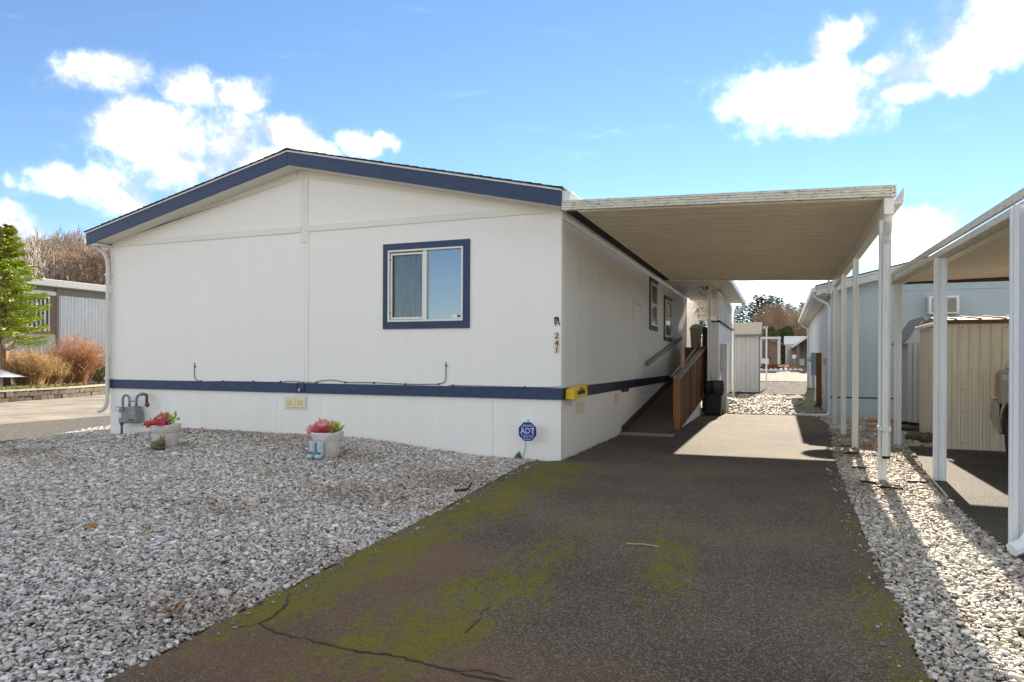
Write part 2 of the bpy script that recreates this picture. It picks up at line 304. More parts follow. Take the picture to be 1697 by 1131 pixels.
# ---------------------------------------------------------------- mesh helpers
class B:
    "collects shapes into one mesh"
    def __init__(s): s.v = []; s.f = []
    def add(s, vs, fs):
        k = len(s.v); s.v += [tuple(p) for p in vs]; s.f += [tuple(i+k for i in f) for f in fs]; return s
    def box(s, x0, x1, y0, y1, z0, z1):
        x0, x1 = min(x0, x1), max(x0, x1); y0, y1 = min(y0, y1), max(y0, y1); z0, z1 = min(z0, z1), max(z0, z1)
        return s.add([(x0,y0,z0),(x1,y0,z0),(x1,y1,z0),(x0,y1,z0),(x0,y0,z1),(x1,y0,z1),(x1,y1,z1),(x0,y1,z1)],
                     [(0,3,2,1),(4,5,6,7),(0,1,5,4),(1,2,6,5),(2,3,7,6),(3,0,4,7)])
    def prism(s, prof, axis, a, b):
        "closed 2-D profile swept from a to b; axis x: (y,z), y: (x,z), z: (x,y)"
        mk = {'x': lambda p, t: (t, p[0], p[1]), 'y': lambda p, t: (p[0], t, p[1]), 'z': lambda p, t: (p[0], p[1], t)}[axis]
        n = len(prof)
        area = sum(prof[i][0]*prof[(i+1) % n][1]-prof[(i+1) % n][0]*prof[i][1] for i in range(n))
        if (area < 0) != (axis == 'y'): prof = prof[::-1]
        vs = [mk(p, a) for p in prof]+[mk(p, b) for p in prof]
        fs = [tuple(range(n))[::-1], tuple(range(n, 2*n))]+[(i, (i+1) % n, n+(i+1) % n, n+i) for i in range(n)]
        return s.add(vs, fs)
    def beam(s, p, q, w, h, up=(0, 0, 1)):
        p, q = Vector(p), Vector(q); d = (q-p).normalized(); u = Vector(up); r = d.cross(u).normalized(); u = r.cross(d)
        c = [(-w/2, -h/2), (w/2, -h/2), (w/2, h/2), (-w/2, h/2)]
        vs = [p+r*a+u*b for a, b in c]+[q+r*a+u*b for a, b in c]
        return s.add(vs, [(0,1,2,3),(7,6,5,4),(0,4,5,1),(1,5,6,2),(2,6,7,3),(3,7,4,0)])
    def tube(s, pts, r, n=8, sq=None, caps=True):
        pts = [Vector(p) for p in pts]; rs = r if isinstance(r, (list, tuple)) else [r]*len(pts)
        k = len(s.v); prev = None
        for i, p in enumerate(pts):
            d = (pts[min(i+1, len(pts)-1)]-pts[max(i-1, 0)]).normalized()
            if prev is None:
                a = Vector((0, 0, 1)) if abs(d.z) < .9 else Vector((0, 1, 0)); prev = d.cross(a).normalized()
            prev = (prev-d*prev.dot(d)).normalized(); b = d.cross(prev)
            for j in range(n):
                t = 2*math.pi*(j+.5)/n; e = (math.cos(t), math.sin(t))
                if sq: mx = max(abs(e[0]), abs(e[1])); e = (e[0]/mx*sq[0], e[1]/mx*sq[1])
                s.v.append(tuple(p+(prev*e[0]+b*e[1])*rs[i]))
        for i in range(len(pts)-1):
            for j in range(n):
                a, b2 = k+i*n+j, k+i*n+(j+1) % n; s.f.append((a, b2, b2+n, a+n))
        if caps: s.f.append(tuple(range(k, k+n))[::-1]); e = k+(len(pts)-1)*n; s.f.append(tuple(range(e, e+n)))
        return s
    def lathe(s, prof, c=(0, 0, 0), n=24, flute=0., nf=0, z0=None, z1=None):
        k = len(s.v)
        for (r, z) in prof:
            for j in range(n):
                t = 2*math.pi*j/n; rr = r
                if flute and z0 <= z <= z1: rr = r*(1+flute*math.cos(nf*t))
                s.v.append((c[0]+rr*math.cos(t), c[1]+rr*math.sin(t), c[2]+z))
        for i in range(len(prof)-1):
            for j in range(n):
                a, b = k+i*n+j, k+i*n+(j+1) % n; s.f.append((a, b, b+n, a+n))
        s.f.append(tuple(range(k, k+n))[::-1]); e = k+(len(prof)-1)*n; s.f.append(tuple(range(e, e+n)))
        return s
    def sphere(s, c, r, n=10, m=6, sc=(1, 1, 1)):
        pr = [(max(.001, r*math.sin(math.pi*i/m)), -r*math.cos(math.pi*i/m)) for i in range(m+1)]
        k = len(s.v); s.lathe(pr, (0, 0, 0), n)
        s.v[k:] = [(c[0]+x*sc[0], c[1]+y*sc[1], c[2]+z*sc[2]) for x, y, z in s.v[k:]]
        return s
    def mesh(s, name, m, smooth=False):
        me = bpy.data.meshes.new(name); me.from_pydata(s.v, [], s.f); me.update()
        if m: me.materials.append(m)
        if smooth:
            me.polygons.foreach_set('use_smooth', [True]*len(me.polygons))
        return me
def pinv(o, p):
    M = Vector((0, 0, 0)); q = p
    while q is not None: M += q.location; q = q.parent
    o.parent = p; o.matrix_parent_inverse = Matrix.Translation(-M)
    # children keep world coordinates: own location is a world offset of the mesh
WORLDLOC = {}
def absloc(p):
    return WORLDLOC.get(p.name, Vector((0, 0, 0)))
def link(name, me, parent=None, loc=(0, 0, 0), bevel=0., rot=None):
    o = bpy.data.objects.new(name, me); COL.objects.link(o); o.location = loc
    if rot: o.rotation_euler = rot
    if parent is not None:
        o.parent = parent; o.matrix_parent_inverse = Matrix.Translation(-absloc(parent))
    WORLDLOC[o.name] = Vector(loc)
    if bevel:
        b = o.modifiers.new('bevel', 'BEVEL'); b.width = bevel; b.segments = 2; b.limit_method = 'ANGLE'; b.harden_normals = False
    return o
def part(name, bld, m, parent, bevel=0., smooth=False, loc=(0, 0, 0), label=None):
    o = link(name, bld.mesh(name, m, smooth), parent, loc, bevel)
    if label: o['label'] = label
    return o
def thing(name, label, cat, loc=(0, 0, 0), group=None):
    o = bpy.data.objects.new(name, None); COL.objects.link(o); o.location = loc; o.empty_display_size = .2
    WORLDLOC[o.name] = Vector(loc)
    o['label'] = label; o['category'] = cat
    if group: o['group'] = group
    return o
def tag(o, label, cat, group=None):
    o['label'] = label; o['category'] = cat
    if group: o['group'] = group
    return o
def solo(name, bld, m, label, cat, group=None, bevel=0., smooth=False):
    return tag(link(name, bld.mesh(name, m, smooth), None, (0, 0, 0), bevel), label, cat, group)
def struct(name, bld, m, parent=None):
    o = link(name, bld.mesh(name, m), parent)
    if parent is None: o['kind'] = 'structure'
    return o
def npmesh(name, v, f, m, col=None, smooth=False):
    me = bpy.data.meshes.new(name); nv, nf, k = len(v), len(f), f.shape[1]
    me.vertices.add(nv); me.vertices.foreach_set('co', v.astype(np.float32).ravel())
    me.loops.add(nf*k); me.loops.foreach_set('vertex_index', f.astype(np.int32).ravel())
    me.polygons.add(nf); me.polygons.foreach_set('loop_start', np.arange(0, nf*k, k, dtype=np.int32))
    if col is not None:
        a = me.color_attributes.new('Col', 'FLOAT_COLOR', 'POINT')
        a.data.foreach_set('color', np.concatenate([col, np.ones((nv, 1))], 1).astype(np.float32).ravel())
    me.update(calc_edges=True); me.validate()
    if smooth: me.polygons.foreach_set('use_smooth', [True]*nf)
    me.materials.append(m); return me
def segs_mesh(name, P, Q, r0, r1, m):
    "many thin three-sided twigs as one mesh"
    P, Q = np.asarray(P, float), np.asarray(Q, float); r0, r1 = np.asarray(r0, float), np.asarray(r1, float)
    d = Q-P; d /= np.linalg.norm(d, axis=1, keepdims=True)+1e-9
    a = np.where(np.abs(d[:, 2:3]) < .9, np.array([[0, 0, 1.]]), np.array([[1., 0, 0]]))
    u = np.cross(d, a); u /= np.linalg.norm(u, axis=1, keepdims=True); w = np.cross(d, u)
    vs = []
    for base, r in ((P, r0), (Q, r1)):
        for j in range(3):
            t = 2*math.pi*j/3; vs.append(base+(u*math.cos(t)+w*math.sin(t))*r[:, None])
    v = np.stack(vs, 1).reshape(-1, 3); k = np.arange(len(P))[:, None]*6
    f = np.concatenate([k+np.array([[j, (j+1) % 3, 3+(j+1) % 3, 3+j]]) for j in range(3)], 0)
    return npmesh(name, v, f, m)
def text_mesh(name, body, size, m, depth=.002):
    cu = bpy.data.curves.new(name, 'FONT'); cu.body = body; cu.size = size; cu.extrude = depth; cu.align_x = 'CENTER'; cu.align_y = 'CENTER'; cu.resolution_u = 3
    o = bpy.data.objects.new(name, cu); COL.objects.link(o)
    dg = bpy.context.evaluated_depsgraph_get(); me = bpy.data.meshes.new_from_object(o.evaluated_get(dg))
    bpy.data.objects.remove(o); me.name = name; me.materials.clear(); me.materials.append(m); return me
def arc(c, r, a0, a1, n, ax=(1, 0, 0), ay=(0, 0, 1)):
    c, ax, ay = Vector(c), Vector(ax), Vector(ay)
    return [c+ax*(r*math.cos(R(a0+(a1-a0)*i/n)))+ay*(r*math.sin(R(a0+(a1-a0)*i/n))) for i in range(n+1)]

#@@BUILD
# ================================================================ GROUND
def gz(x, y): return .02*max(0., y-22.)
def smoothst(a, b, x): t = min(1, max(0, (x-a)/(b-a))); return t*t*(3-2*t)
def mound(x, y):
    h = .17*smoothst(-8.0, -6.6, x)*(1-smoothst(-3.4, -.9, x))
    return h*math.exp(-((y+.2)/2.3)**2)
def grid_sheet(x0, x1, nx, y0, y1, ny, zf):
    b = B()
    for j in range(ny+1):
        for i in range(nx+1):
            x, y = x0+(x1-x0)*i/nx, y0+(y1-y0)*j/ny; b.v.append((x, y, zf(x, y)))
    for j in range(ny):
        for i in range(nx): a = j*(nx+1)+i; b.f.append((a, a+1, a+nx+2, a+nx+1))
    return b
g = B()
ys = [-400, -60, 22, 60, 100, 700]
for y in ys:
    for x in (-700, 700): g.v.append((x, y, -.03 + gz(0, min(y, 100))))
for j in range(len(ys)-1): g.f.append((2*j, 2*j+1, 2*j+3, 2*j+2))
struct('ground', g, EARTH)

def jit_poly(pts, step=.12, amp=.025, seed=1):
    rr = random.Random(seed); out = []
    for i, p in enumerate(pts):
        q = pts[(i+1) % len(pts)]; d = math.dist(p, q); n = max(1, int(d/step))
        if len(p) > 2 and p[2] == 0: n = 1
        for k in range(n):
            t = k/n; a = amp if (k and n > 1) else 0
            out.append((p[0]+(q[0]-p[0])*t+rr.uniform(-a, a), p[1]+(q[1]-p[1])*t+rr.uniform(-a, a)))
    return out
def slab(name, pts, z0, z1, m):
    return struct(name, B().prism(pts, 'z', z0, z1), m)
# left street, continuing behind the camera
struct('street', B().prism([(-60, -60), (60, -60), (60, -9.6), (3.3, -9.4), (.2, -9.4), (-5.4, -9.2), (-6.4, -7), (-7.5, -4.2), (-8.62, -1.77), (-9.8, .9), (-11.6, 4.5), (-14.5, 10.5), (-20, 22), (-29, 30), (-22.4, 12.3), (-20.3, 7.4), (-19.2, 4.0), (-18, -1), (-17, -6), (-60, -14)], 'z', -.05, -.004), ROADM)
drive_pts = jit_poly([(-.36, -.28), (-.06, -3.5), (.07, -5.6), (.15, -6.7), (.2, -9.5), (3.34, -9.5), (3.34, -5.4), (3.35, -3.5), (3.4, -.6), (3.46, 2.2), (3.72, 7.0), (3.52, 9.75), (1.3, 9.45), (.1, 9.4), (.02, .02)], .1, .03, 3)
drive = slab('driveway', drive_pts, -.05, .022, ASPH)
nd_pts = jit_poly([(4.66, 3.75), (4.3, -.26), (4.27, -2.45), (4.32, -9.6), (8.6, -9.6), (8.6, 3.55), (5.3, 3.6)], .12, .03, 4)
slab('neighbour_driveway', nd_pts, -.05, .02, ASPH2)
struct('back_road', grid_sheet(-60, 60, 2, 33.5, 47, 1, lambda x, y: gz(x, y)+.006), ROADB)
struct('mulch_bed', grid_sheet(.6, 4.2, 24, 20.6, 31.5, 40, lambda x, y: gz(x, y)+.03+.05*random.random()), MULCH)

# cracks in the driveway, thin dark ribbons sunk into the surface colour
def crack(pxs, w, seed):
    rr = random.Random(seed); pts = [G(*p, .022) for p in pxs]; fine = []
    for a, b in zip(pts[:-1], pts[1:]):
        n = max(2, int((b-a).length/.04))
        for k in range(n): fine.append(a.lerp(b, k/n)+Vector((rr.uniform(-.012, .012), rr.uniform(-.014, .014), 0)))
    fine.append(pts[-1]); bb = B()
    for i, p in enumerate(fine):
        dd = (fine[min(i+1, len(fine)-1)]-fine[max(i-1, 0)]); nrm = Vector((-dd.y, dd.x, 0)).normalized()
        ww = w*rr.uniform(.1, 1.0); bb.v += [tuple(p+nrm*ww+Vector((0, 0, .003))), tuple(p-nrm*ww+Vector((0, 0, .003)))]
    for i in range(len(fine)-1): bb.f.append((2*i, 2*i+1, 2*i+3, 2*i+2))
    return bb
for i, (pl, ww) in enumerate([([(478, 985), (476, 1000), (457, 1018), (430, 1034), (395, 1040)], .010), ([(430, 1034), (450, 1046), (520, 1063), (598, 1081), (640, 1084), (744, 1112), (840, 1133)], .011), ([(744, 1112), (790, 1112), (850, 1125)], .006), ([(815, 1000), (790, 1030), (770, 1050)], .006), ([(1290, 795), (1240, 800), (1200, 812)], .006)]):
    o = part('crack', crack(pl, ww, i), CRACKM, drive)

# ---------------------------------------------------------------- gravel
def inpoly(P, poly):
    x, y = P[:, 0], P[:, 1]; ins = np.zeros(len(P), bool); n = len(poly)
    for i in range(n):
        x1, y1 = poly[i][:2]; x2, y2 = poly[(i+1) % n][:2]
        c = ((y1 > y) != (y2 > y)) & (x < (x2-x1)*(y-y1)/(y2-y1+1e-12)+x1); ins ^= c
    return ins
PAL = np.array([(.62, .60, .56), (.50, .48, .45), (.40, .38, .35), (.30, .285, .26), (.20, .19, .175), (.46, .41, .33), (.55, .56, .57), (.12, .11, .10), (.30, .21, .14)])
PALW = np.array([.15, .20, .21, .16, .09, .10, .06, .02, .02])
def stones(name, poly, label, base=850, hf=None, bright=1., avoid=None, tint=(1, 1, 1), big=1.):
    poly = np.array(poly); lo, hi = poly.min(0), poly.max(0)
    n = int((hi[0]-lo[0])*(hi[1]-lo[1])*base)
    P = rng.uniform(lo, hi, (n, 2)); P = P[inpoly(P, poly)]
    dx, dy = P[:, 0]-CAM.x, P[:, 1]-CAM.y; dp = -math.sin(YAW)*dx+math.cos(YAW)*dy; uu = (math.cos(YAW)*dx+math.sin(YAW)*dy)/np.maximum(dp, .1)
    P = P[(dp > 1.2) & (np.abs(uu) < 1.05)]       # only where the photograph or a step aside could see
    dist = np.hypot(P[:, 0]-CAM.x, P[:, 1]-CAM.y)
    lod = np.clip((dist-4.5)/9, 0, 1); keep = rng.random(len(P)) < (1-.70*lod)
    P, lod = P[keep], lod[keep]; n = len(P)
    s = big*rng.lognormal(-.02, .34, n)*(1+.55*lod)
    dim = np.stack([.025*rng.uniform(.8, 1.5, n), .0175*rng.uniform(.75, 1.25, n), .0095*rng.uniform(.7, 1.3, n)], 1)*s[:, None]
    cube = np.array([(x, y, z) for z in (-1, 1) for y in (-1, 1) for x in (-1, 1)], float)
    v = cube[None]*rng.uniform(.45, 1.05, (n, 8, 3)); v[:, 4:, :2] *= .78
    v = v*dim[:, None, :]
    a = rng.uniform(0, 2*np.pi, n); tx, ty = rng.normal(0, .2, n), rng.normal(0, .2, n)
    ca, sa = np.cos(a)[:, None], np.sin(a)[:, None]
    z = v[..., 2]+v[..., 0]*tx[:, None]+v[..., 1]*ty[:, None]
    x, y = v[..., 0]*ca-v[..., 1]*sa, v[..., 0]*sa+v[..., 1]*ca
    h = np.array([hf(*p) for p in P]) if hf else np.zeros(n)
    V_ = np.stack([x+P[:, :1], y+P[:, 1:2], z+(h+.004+rng.uniform(0, .012, n))[:, None]+dim[:, 2:3]*.6], -1).reshape(-1, 3)
    fc = np.array([(0, 2, 3, 1), (4, 5, 7, 6), (0, 1, 5, 4), (1, 3, 7, 5), (3, 2, 6, 7), (2, 0, 4, 6)])
    Fs = (np.arange(n)[:, None, None]*8+fc[None]).reshape(-1, 4)
    c = PAL[rng.choice(len(PAL), n, p=PALW/PALW.sum())]*bright*rng.uniform(.8, 1.15, (n, 1))*np.array(tint)
    # brownish / dark stained drifts
    dr = np.sin(P[:, 0]*.9+1.3*np.sin(P[:, 1]*.7))*np.cos(P[:, 1]*1.1+.6*np.sin(P[:, 0]*1.7))
    dr = dr*.6+.5*np.sin(P[:, 0]*2.3+P[:, 1]*1.7)*np.sin(P[:, 1]*2.9-P[:, 0]*.8)+.35*rng.normal(0, .6, n)+.25*np.clip((P[:, 1]+4)/4, -1, 1)
    k_ = np.clip(dr, 0, 1)[:, None]; c *= 1-k_*np.array([[.34, .41, .48]])
    o = link(name, npmesh(name, V_, Fs, STONE, np.repeat(c, 8, 0)))
    o['kind'] = 'stuff'; o['label'] = label; o['category'] = 'gravel'
    return o
yard = [(-12.2, 6.0), (-9.8, .9), (-8.64, -1.77), (-7.5, -4.2), (-6.4, -7), (-5.5, -9.1), (.16, -9.1), (.12, -6.7), (.05, -5.6), (-.08, -3.5), (-.38, -.28), (-.3, -.02), (-8.46, -.02), (-8.6, 6.0)]
struct('gravel_yard', grid_sheet(-12.2, .1, 62, -9.1, -.005, 46, lambda x, y: mound(x, y)+.0), GBED)
struct('gravel_margin', grid_sheet(-12.2, -8.5, 8, -.005, 6, 8, lambda x, y: 0.), GBED)
stones('yard_gravel', yard, 'grey and white crushed gravel covering the front yard', 4300, mound, 1.28, big=.44, tint=(1.02, .985, .94))
strip = [(3.34, -9.3), (3.34, -5.4), (3.35, -3.5), (3.4, -.6), (3.46, 2.2), (3.6, 5), (3.72, 7.4), (3.55, 9.7), (3.85, 9.95), (12, 9.95), (12, 6.2), (5.1, 6.1), (5.1, 3.8), (4.66, 3.75), (4.3, -.26), (4.27, -2.45), (4.32, -9.3)]
struct('gravel_strip', B().prism([p for p in strip], 'z', -.06, 0.), GBED)
stones('strip_gravel', strip, 'pale gravel strip between the two driveways', 4300, None, 1.22, tint=(1.05, 1., .9), big=.44)
stones('spilled_gravel', [(-.36, -.3), (-.08, -3.5), (.05, -5.6), (.13, -6.7), (.2, -9), (.34, -9), (.27, -6.7), (.2, -5.6), (.07, -3.5), (-.15, -.3)], 'loose stones spilled along the left edge of the driveway', 110, lambda x, y: .018, .8, big=.36)
stones('spilled_gravel', [(3.34, -9), (3.34, -3.5), (3.4, -.6), (3.46, 2.2), (3.3, 2.2), (3.26, -.6), (3.2, -3.5), (3.18, -9)], 'loose stones spilled along the right edge of the driveway', 110, lambda x, y: .018, .8, big=.36)
back = [(1.3, 9.5), (3.5, 9.8), (3.8, 10), (3.8, 20.8), (.7, 20.8), (.7, 14.6), (1.3, 14.4)]
struct('gravel_back', B().prism(back, 'z', -.06, .0), GBED)
stones('back_gravel', back, 'pale gravel behind the carport by the white shed', 1900, None, .8, tint=(1.05, 1., .86), big=.8)

# ================================================================ MAIN HOME
HX0, HXM = -8.45, -4.29
def zb(x): return 3.365+.2226*(4.38-abs(x-HXM))
home = thing('mobile_home', 'white mobile home with navy trim, low gable and house number 241', 'house', (-4.2, 0, 0))
def topline(x): return zb(x)+.05
# front siding panels
p = B().prism([(HX0, .99), (-4.212, .99), (-4.212, topline(-4.212)), (HXM, topline(HXM)), (HX0, topline(HX0))], 'y', 0, .09)
part('siding_panel', p, WALL, home)
p = B()
WX0, WX1, WZ0, WZ1 = -2.69, -1.455, 1.925, 2.985
p.prism([(-4.208, .99), (WX0, .99), (WX0, topline(WX0)), (-4.208, topline(-4.208))], 'y', 0, .09)
p.prism([(WX0, .99), (WX1, .99), (WX1, WZ0), (WX0, WZ0)], 'y', 0, .09)
p.prism([(WX0, WZ1), (WX1, WZ1), (WX1, topline(WX1)), (WX0, topline(WX0))], 'y', 0, .09)
p.prism([(WX1, .99), (0, .99), (0, topline(0)), (WX1, topline(WX1))], 'y', 0, .09)
part('siding_panel', p, WALL, home)
for a, b_ in ((-8.47, -4.752), (-4.748, -1.002), (-.998, .0)):
    part('skirting_panel', B().box(a, b_, .006, .09, -.08, .84), SKIRT, home)
# trim: vertical centre board, frieze boards, rake boards, corner board
part('centre_board', B().prism([(-4.285, 3.20), (-4.15, 3.20), (-4.15, zb(-4.15)), (HXM+.005, zb(HXM)), (-4.285, zb(-4.285))], 'y', -.012, 0), TRIM, home, .003)
part('centre_batten', B().box(-4.155, -4.125, -.008, 0, .99, 3.362), TRIM, home, .002)
for a, b_ in ((-8.41, -4.288), (-4.147, 0.0)):
    part('frieze_board', B().box(a, b_, -.018, 0, 3.363, 3.46), TRIM, home, .002)
for sgn in (-1, 1):
    xa, xb = (HX0, HXM-.07) if sgn < 0 else (HXM+.075, -.01)
    k = .11
    lo = [(xa, max(3.462, zb(xa)-k)), (xb, zb(xb)-k), (xb, zb(xb)+.03), (xa, zb(xa)+.03)]
    if sgn > 0: lo = [(xa, zb(xa)-k), (xb-.42, 3.462), (xb, 3.462), (xb, zb(xb)+.03), (xa, zb(xa)+.03)]
    else: lo = [(xa+.42, 3.462), (xb, zb(xb)-k), (xb, zb(xb)+.03), (xa, zb(xa)+.03), (xa, 3.462)]
    part('rake_board', B().prism(lo, 'y', -.013, 0), TRIM, home, .003)
part('corner_board', B().box(HX0-.012, HX0+.05, -.014, .09, .99, 3.36), TRIM, home, .003)
# shell behind
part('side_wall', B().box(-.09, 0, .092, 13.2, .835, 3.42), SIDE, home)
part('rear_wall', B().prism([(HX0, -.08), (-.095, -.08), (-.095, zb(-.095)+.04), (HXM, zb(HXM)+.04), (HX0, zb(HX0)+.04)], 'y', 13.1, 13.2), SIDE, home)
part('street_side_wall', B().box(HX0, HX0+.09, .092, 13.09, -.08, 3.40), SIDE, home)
for a, b_ in ((.092, 3.755), (4.42, 8.0), (8.004, 13.2)):
    part('skirting_panel', B().box(-.09, -.012, a, b_, -.08, .832), SKIRT, home)
part('access_hatch', B().box(-.09, -.008, 3.77, 4.405, .03, .80), SKIRT, home, .003)
part('floor_deck', B().box(HX0+.1, -.1, .1, 13.05, .7, .82), DARKIN, home)
# navy belt
part('belt_board', B().box(HX0-.02, .022, -.022, 0, .835, .992), BLUE, home, .003)
part('belt_board', B().box(0.0005, .022, .0005, 11.0, .835, .992), NAVY_SHADE, home, .003)
# roof: fascia, soffit, drip edge, shingle courses
ex0, ex1 = HXM-4.38, HXM+4.38
for a, b_ in ((ex0, HXM-.002), (HXM+.002, ex1)):
    part('fascia', B().prism([(a, zb(a)), (b_, zb(b_)), (b_, zb(b_)+.198), (a, zb(a)+.198)], 'y', -.325, -.30), BLUE, home, .003)
    part('drip_edge', B().prism([(a, zb(a)+.2), (b_, zb(b_)+.2), (b_, zb(b_)+.226), (a, zb(a)+.226)], 'y', -.336, -.29), DRIP, home)
    part('soffit', B().prism([(a, zb(a)+.004), (b_, zb(b_)+.004), (b_, zb(b_)+.02), (a, zb(a)+.02)], 'y', -.3, -.002), SOFFIT, home)
    part('roof_deck', B().prism([(a, zb(a)+.04), (b_, zb(b_)+.04), (b_, zb(b_)+.226), (a, zb(a)+.226)], 'y', -.288, 13.5), SOFFIT, home)
part('eave_soffit', B().box(ex0+.01, HX0-.002, -.29, 13.4, zb(ex0)+.0, zb(ex0)+.03), SOFFIT, home)
cs, sn = 1/math.hypot(1, .2226), .2226/math.hypot(1, .2226)
L_ = 4.40/cs
NC = 31
for side in (-1, 1):
    me = None
    for i in range(NC):
        s0 = i*L_/NC-.015; s1 = s0+L_/NC+.06
        if i == NC-1: s1 = L_+.01
        def pt(s, t): return (HXM+side*(4.395-s*cs-t*0), zb(HXM+4.38)+.227+s*sn+t)
        pr = [pt(s0, .002), pt(s0, .020+.006*random.random()), pt(s1, .012), pt(s1, .0)]
        part('shingle_course', B().prism(pr, 'y', -.345-.008*random.random(), 13.52), SHINGLE, home)
part('ridge_cap', B().prism([(HXM-.16, zb(HXM-.16)+.246), (HXM, zb(HXM)+.262), (HXM+.16, zb(HXM+.16)+.246), (HXM, zb(HXM)+.232)], 'y', -.35, 13.53), SHINGLE, home)
# street side gutter and downspout
gut = part('gutter', B().prism([(ex0-.11, 3.50), (ex0-.10, 3.40), (ex0-.004, 3.40), (ex0-.004, 3.55), (ex0-.012, 3.55), (ex0-.012, 3.41), (ex0-.09, 3.41), (ex0-.10, 3.50)], 'y', -.29, 13.4), GUTTER, home)
ds = part('downspout', B().tube([(ex0-.02, -.12, 3.40), (ex0+.02, -.115, 3.35)] + [(-8.54, -.09, 3.26), (-8.475, -.075, 3.15), (-8.455, -.07, 3.0), (-8.455, -.07, .62), (-8.475, -.075, .52), (-8.55, -.09, .44), (-8.62, -.12, .42)], 1, 8, sq=(.036, .03)), GUTTER, home, smooth=False)
for z in (2.85, 1.0): part('strap', B().box(-8.50, -8.41, -.106, -.024, z, z+.03), GUTTER, ds)
# eave on the carport side: gutter, black strip painted in for the shadow gap
part('gutter', B().prism([(.095, 3.42), (.20, 3.44), (.215, 3.56), (.095, 3.57)], 'y', -.3, 13.4), GUTTER, home, .004)
part('gap_shade_strip', B().box(.150, .30, -.27, 13.3, 3.288, 3.325), BLACK, home)
part('eave_soffit', B().box(.017, .148, -.28, 13.3, 3.365, 3.40), SOFFIT, home)
part('top_trim', B().box(0, .016, .0, 13.2, 3.27, 3.363), SIDE, home, .003)

# front window
win = part('window', B().box(WX0+.01, WX1-.01, .10, .12, WZ0+.01, WZ1-.01), DARKIN, home, label='sliding front window with navy surround and lace curtain')
t0, t1 = -2.776, -1.352
for bx in ((t0, t1, WZ1+.004, 3.083), (t0, t1, 1.82, WZ0-.004), (t0, WX0-.002, WZ0-.0035, WZ1+.0035), (WX1+.002, t1, WZ0-.0035, WZ1+.0035)):
    part('surround_board', B().box(bx[0], bx[1], -.02, 0, bx[2], bx[3]), BLUE, win, .002)
fr = B(); fw = .026
fr.box(WX0, WX1, -.028, .07, WZ0, WZ0+fw); fr.box(WX0, WX1, -.028, .07, WZ1-fw, WZ1); fr.box(WX0, WX0+fw, -.028, .07, WZ0+fw, WZ1-fw); fr.box(WX1-fw, WX1, -.028, .07, WZ0+fw, WZ1-fw)
part('window_frame', fr, FRAME, win, .003)
xm = WX0+.50*(WX1-WX0)
part('meeting_rail', B().box(xm-.025, xm+.03, -.02, .05, WZ0+fw, WZ1-fw), FRAME, win, .003)
sf = B(); a, b_, c_, e_ = WX0+fw+.012, xm-.027, WZ0+fw+.012, WZ1-fw-.02
for bx in ((a, b_, c_, c_+.028), (a, b_, e_-.028, e_), (a, a+.026, c_+.028, e_-.028), (b_-.02, b_, c_+.028, e_-.028)): sf.box(bx[0], bx[1], -.006, .02, bx[2], bx[3])
part('screen_frame', sf, TRIM, win, .002)
part('insect_screen', B().box(a+.026, b_-.02, .004, .006, c_+.028, e_-.028), SCREEN, win)
part('pane', B().box(WX0+fw, xm-.025, .034, .038, WZ0+fw, WZ1-fw), GLASS, win)
part('pane', B().box(xm+.03, WX1-fw, .012, .016, WZ0+fw, WZ1-fw), GLASS, win)
for z in (WZ0+.12, WZ1-.15): part('latch', B().box(WX0+fw+.002, WX0+fw+.02, -.012, .0, z, z+.022), BLACK, win)
cu = B(); ncu = 90
for j in range(2):
    for i in range(ncu+1):
        x = WX0+fw+(xm-WX0-fw-.03)*i/ncu; ph = i/ncu*2*math.pi
        cu.v.append((x+(.03 if j else 0)*math.sin(ph*3), .072+.024*math.sin(ph*8+1.2*math.sin(ph*2)+j*1.6)+.010*math.sin(ph*17+j), WZ0+fw if j == 0 else WZ1-fw))
for i in range(ncu): cu.f.append((i, i+1, ncu+2+i, ncu+1+i))
part('curtain', cu, CURT, win, smooth=True)
part('reflection_backing', B().box(xm+.02, WX1-fw+.01, .07, .075, WZ0+fw-.01, WZ1-fw+.01), REFLBACK, win)  # added sheet that carries the painted cloud reflection
part('sticker', B().box(-1.635, -1.505, .0095, .0115, WZ0+fw+.018, WZ0+fw+.068), SIGNW, win)
part('sticker_emblem', B().box(-1.555, -1.512, .007, .009, WZ0+fw+.028, WZ0+fw+.062), SIGNB, win)

# side windows (+X face)
def side_window(y0, y1, z0, z1):
    wd = part('window', B().box(.001, .012, y0+.09, y1-.09, z0+.1, z1-.1), DARKG, home)
    for bx in ((y0, y1, z1-.10, z1), (y0, y1, z0, z0+.10), (y0, y0+.095, z0+.1005, z1-.1005), (y1-.095, y1, z0+.1005, z1-.1005)):
        part('surround_board', B().box(.0005, .022, bx[0], bx[1], bx[2], bx[3]), NAVY_SHADE, wd, .002)
    f = B(); a, b_, c, e = y0+.10, y1-.10, z0+.105, z1-.105; k = .045
    f.box(.0, .04, a, b_, c, c+k); f.box(0, .04, a, b_, e-k, e); f.box(0, .04, a, a+k, c+k, e-k); f.box(0, .04, b_-k, b_, c+k, e-k)
    part('window_frame', f, FRAME, wd, .003)
    part('meeting_rail', B().box(.013, .034, a+k, b_-k, (c+e)/2-.025, (c+e)/2+.025), FRAME, wd, .002)
side_window(6.58, 7.64, 2.07, 3.255); side_window(8.62, 9.97, 1.88, 3.04)
dr = part('service_door', B().box(.001, .018, 4.93, 5.62, 1.08, 2.52), SIDE, home, .003)
for bx in ((4.84, 5.71, 2.53, 2.64), (4.84, 5.71, 1.01, 1.07), (4.84, 4.92, 1.0705, 2.5295), (5.63, 5.71, 1.0705, 2.5295)): part('door_trim', B().box(.0005, .03, *bx), SIDE, dr, .003)
